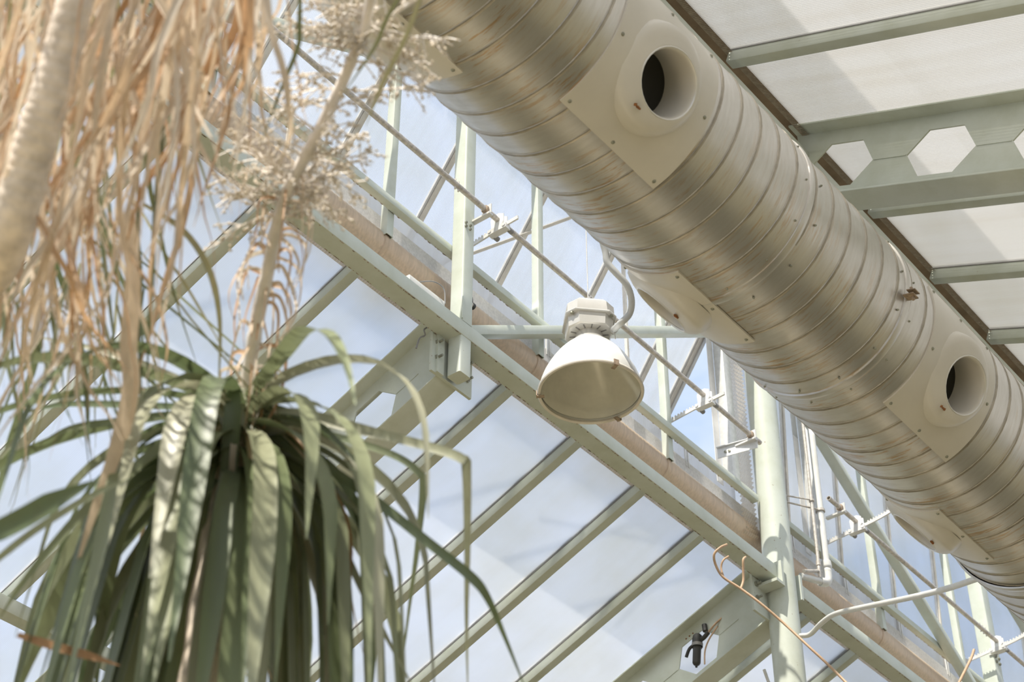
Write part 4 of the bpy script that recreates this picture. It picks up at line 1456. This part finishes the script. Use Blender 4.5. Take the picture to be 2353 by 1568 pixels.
for k in range(22):
    strand(rs.uniform(-60, 240), rs.uniform(250, 760), rs.uniform(3.7, 4.2), rs.uniform(350, 700), rs.gauss(-0.1, 0.35), rs.uniform(4, 30), rs.uniform(0.005, 0.016), 'leaf', 'leaf')
for k in range(46):                 # narrow green and olive leaves of the same palm
    if k < 26:
        strand(rs.uniform(-60, 420), rs.uniform(-250, 380), rs.uniform(3.6, 4.1), rs.uniform(420, 1000), rs.gauss(-0.05, 0.22), rs.uniform(4, 26), rs.uniform(0.004, 0.012), 'leaf_thin', 'leaf')
    else:
        x0, y0 = rs.uniform(60, 330), rs.uniform(430, 720)
        a = rs.choice([rs.uniform(0.5, 1.2), rs.uniform(-0.5, 0.1), rs.uniform(-0.2, 0.2)])
        strand(x0, y0, rs.uniform(3.8, 4.3), rs.uniform(350, 700), a, rs.uniform(3, 20), rs.uniform(0.004, 0.010), 'leaf_thin', 'leaf')
for pix, w, m in (([(-60, 1250, 3.0), (40, 1200, 3.0), (130, 1150, 3.0), (222, 1104, 3.0)], 0.038, 'leaf'),
                  ([(-60, 1330, 3.2), (80, 1220, 3.2), (220, 1135, 3.2), (300, 1100, 3.2)], 0.014, 'leaf'),
                  ([(985, -60, 3.4), (935, 80, 3.4), (880, 190, 3.4), (840, 290, 3.4)], 0.010, 'leaf_thin'),
                  ([(950, -60, 3.5), (890, 40, 3.5), (860, 110, 3.5), (780, 230, 3.5)], 0.008, 'leaf_thin'),
                  ([(690, -60, 3.4), (688, 60, 3.4), (684, 110, 3.4), (640, 220, 3.4), (600, 330, 3.4)], 0.009, 'leaf_thin'),
                  ([(40, 1460, 3.4), (130, 1488, 3.4), (210, 1510, 3.4), (275, 1530, 3.4)], 0.018, 'dry'),
                  ([(330, 470, 3.8), (420, 530, 3.8), (480, 620, 3.8), (505, 740, 3.8), (502, 900, 3.8)], 0.014, 'leaf_thin'),
                  ([(300, 480, 3.5), (305, 650, 3.5), (295, 800, 3.5), (300, 900, 3.5), (265, 1040, 3.5), (215, 1180, 3.5), (170, 1320, 3.5)], 0.034, 'dry'),
                  ([(440, -60, 3.3), (380, 80, 3.3), (300, 190, 3.3), (180, 260, 3.3), (70, 330, 3.3), (-20, 440, 3.3)], 0.026, 'dry'),
                  ([(250, -60, 3.3), (245, 60, 3.3), (205, 150, 3.3), (150, 230, 3.3), (110, 330, 3.3)], 0.028, 'dry'),
                  ([(560, -40, 3.4), (530, 90, 3.4), (450, 190, 3.4), (400, 330, 3.4), (330, 430, 3.4), (290, 560, 3.4)], 0.020, 'dry')):
    px_leaf(pix, w, m, pb, 'dry_leaf' if m == 'dry' else 'leaf', taper=True)
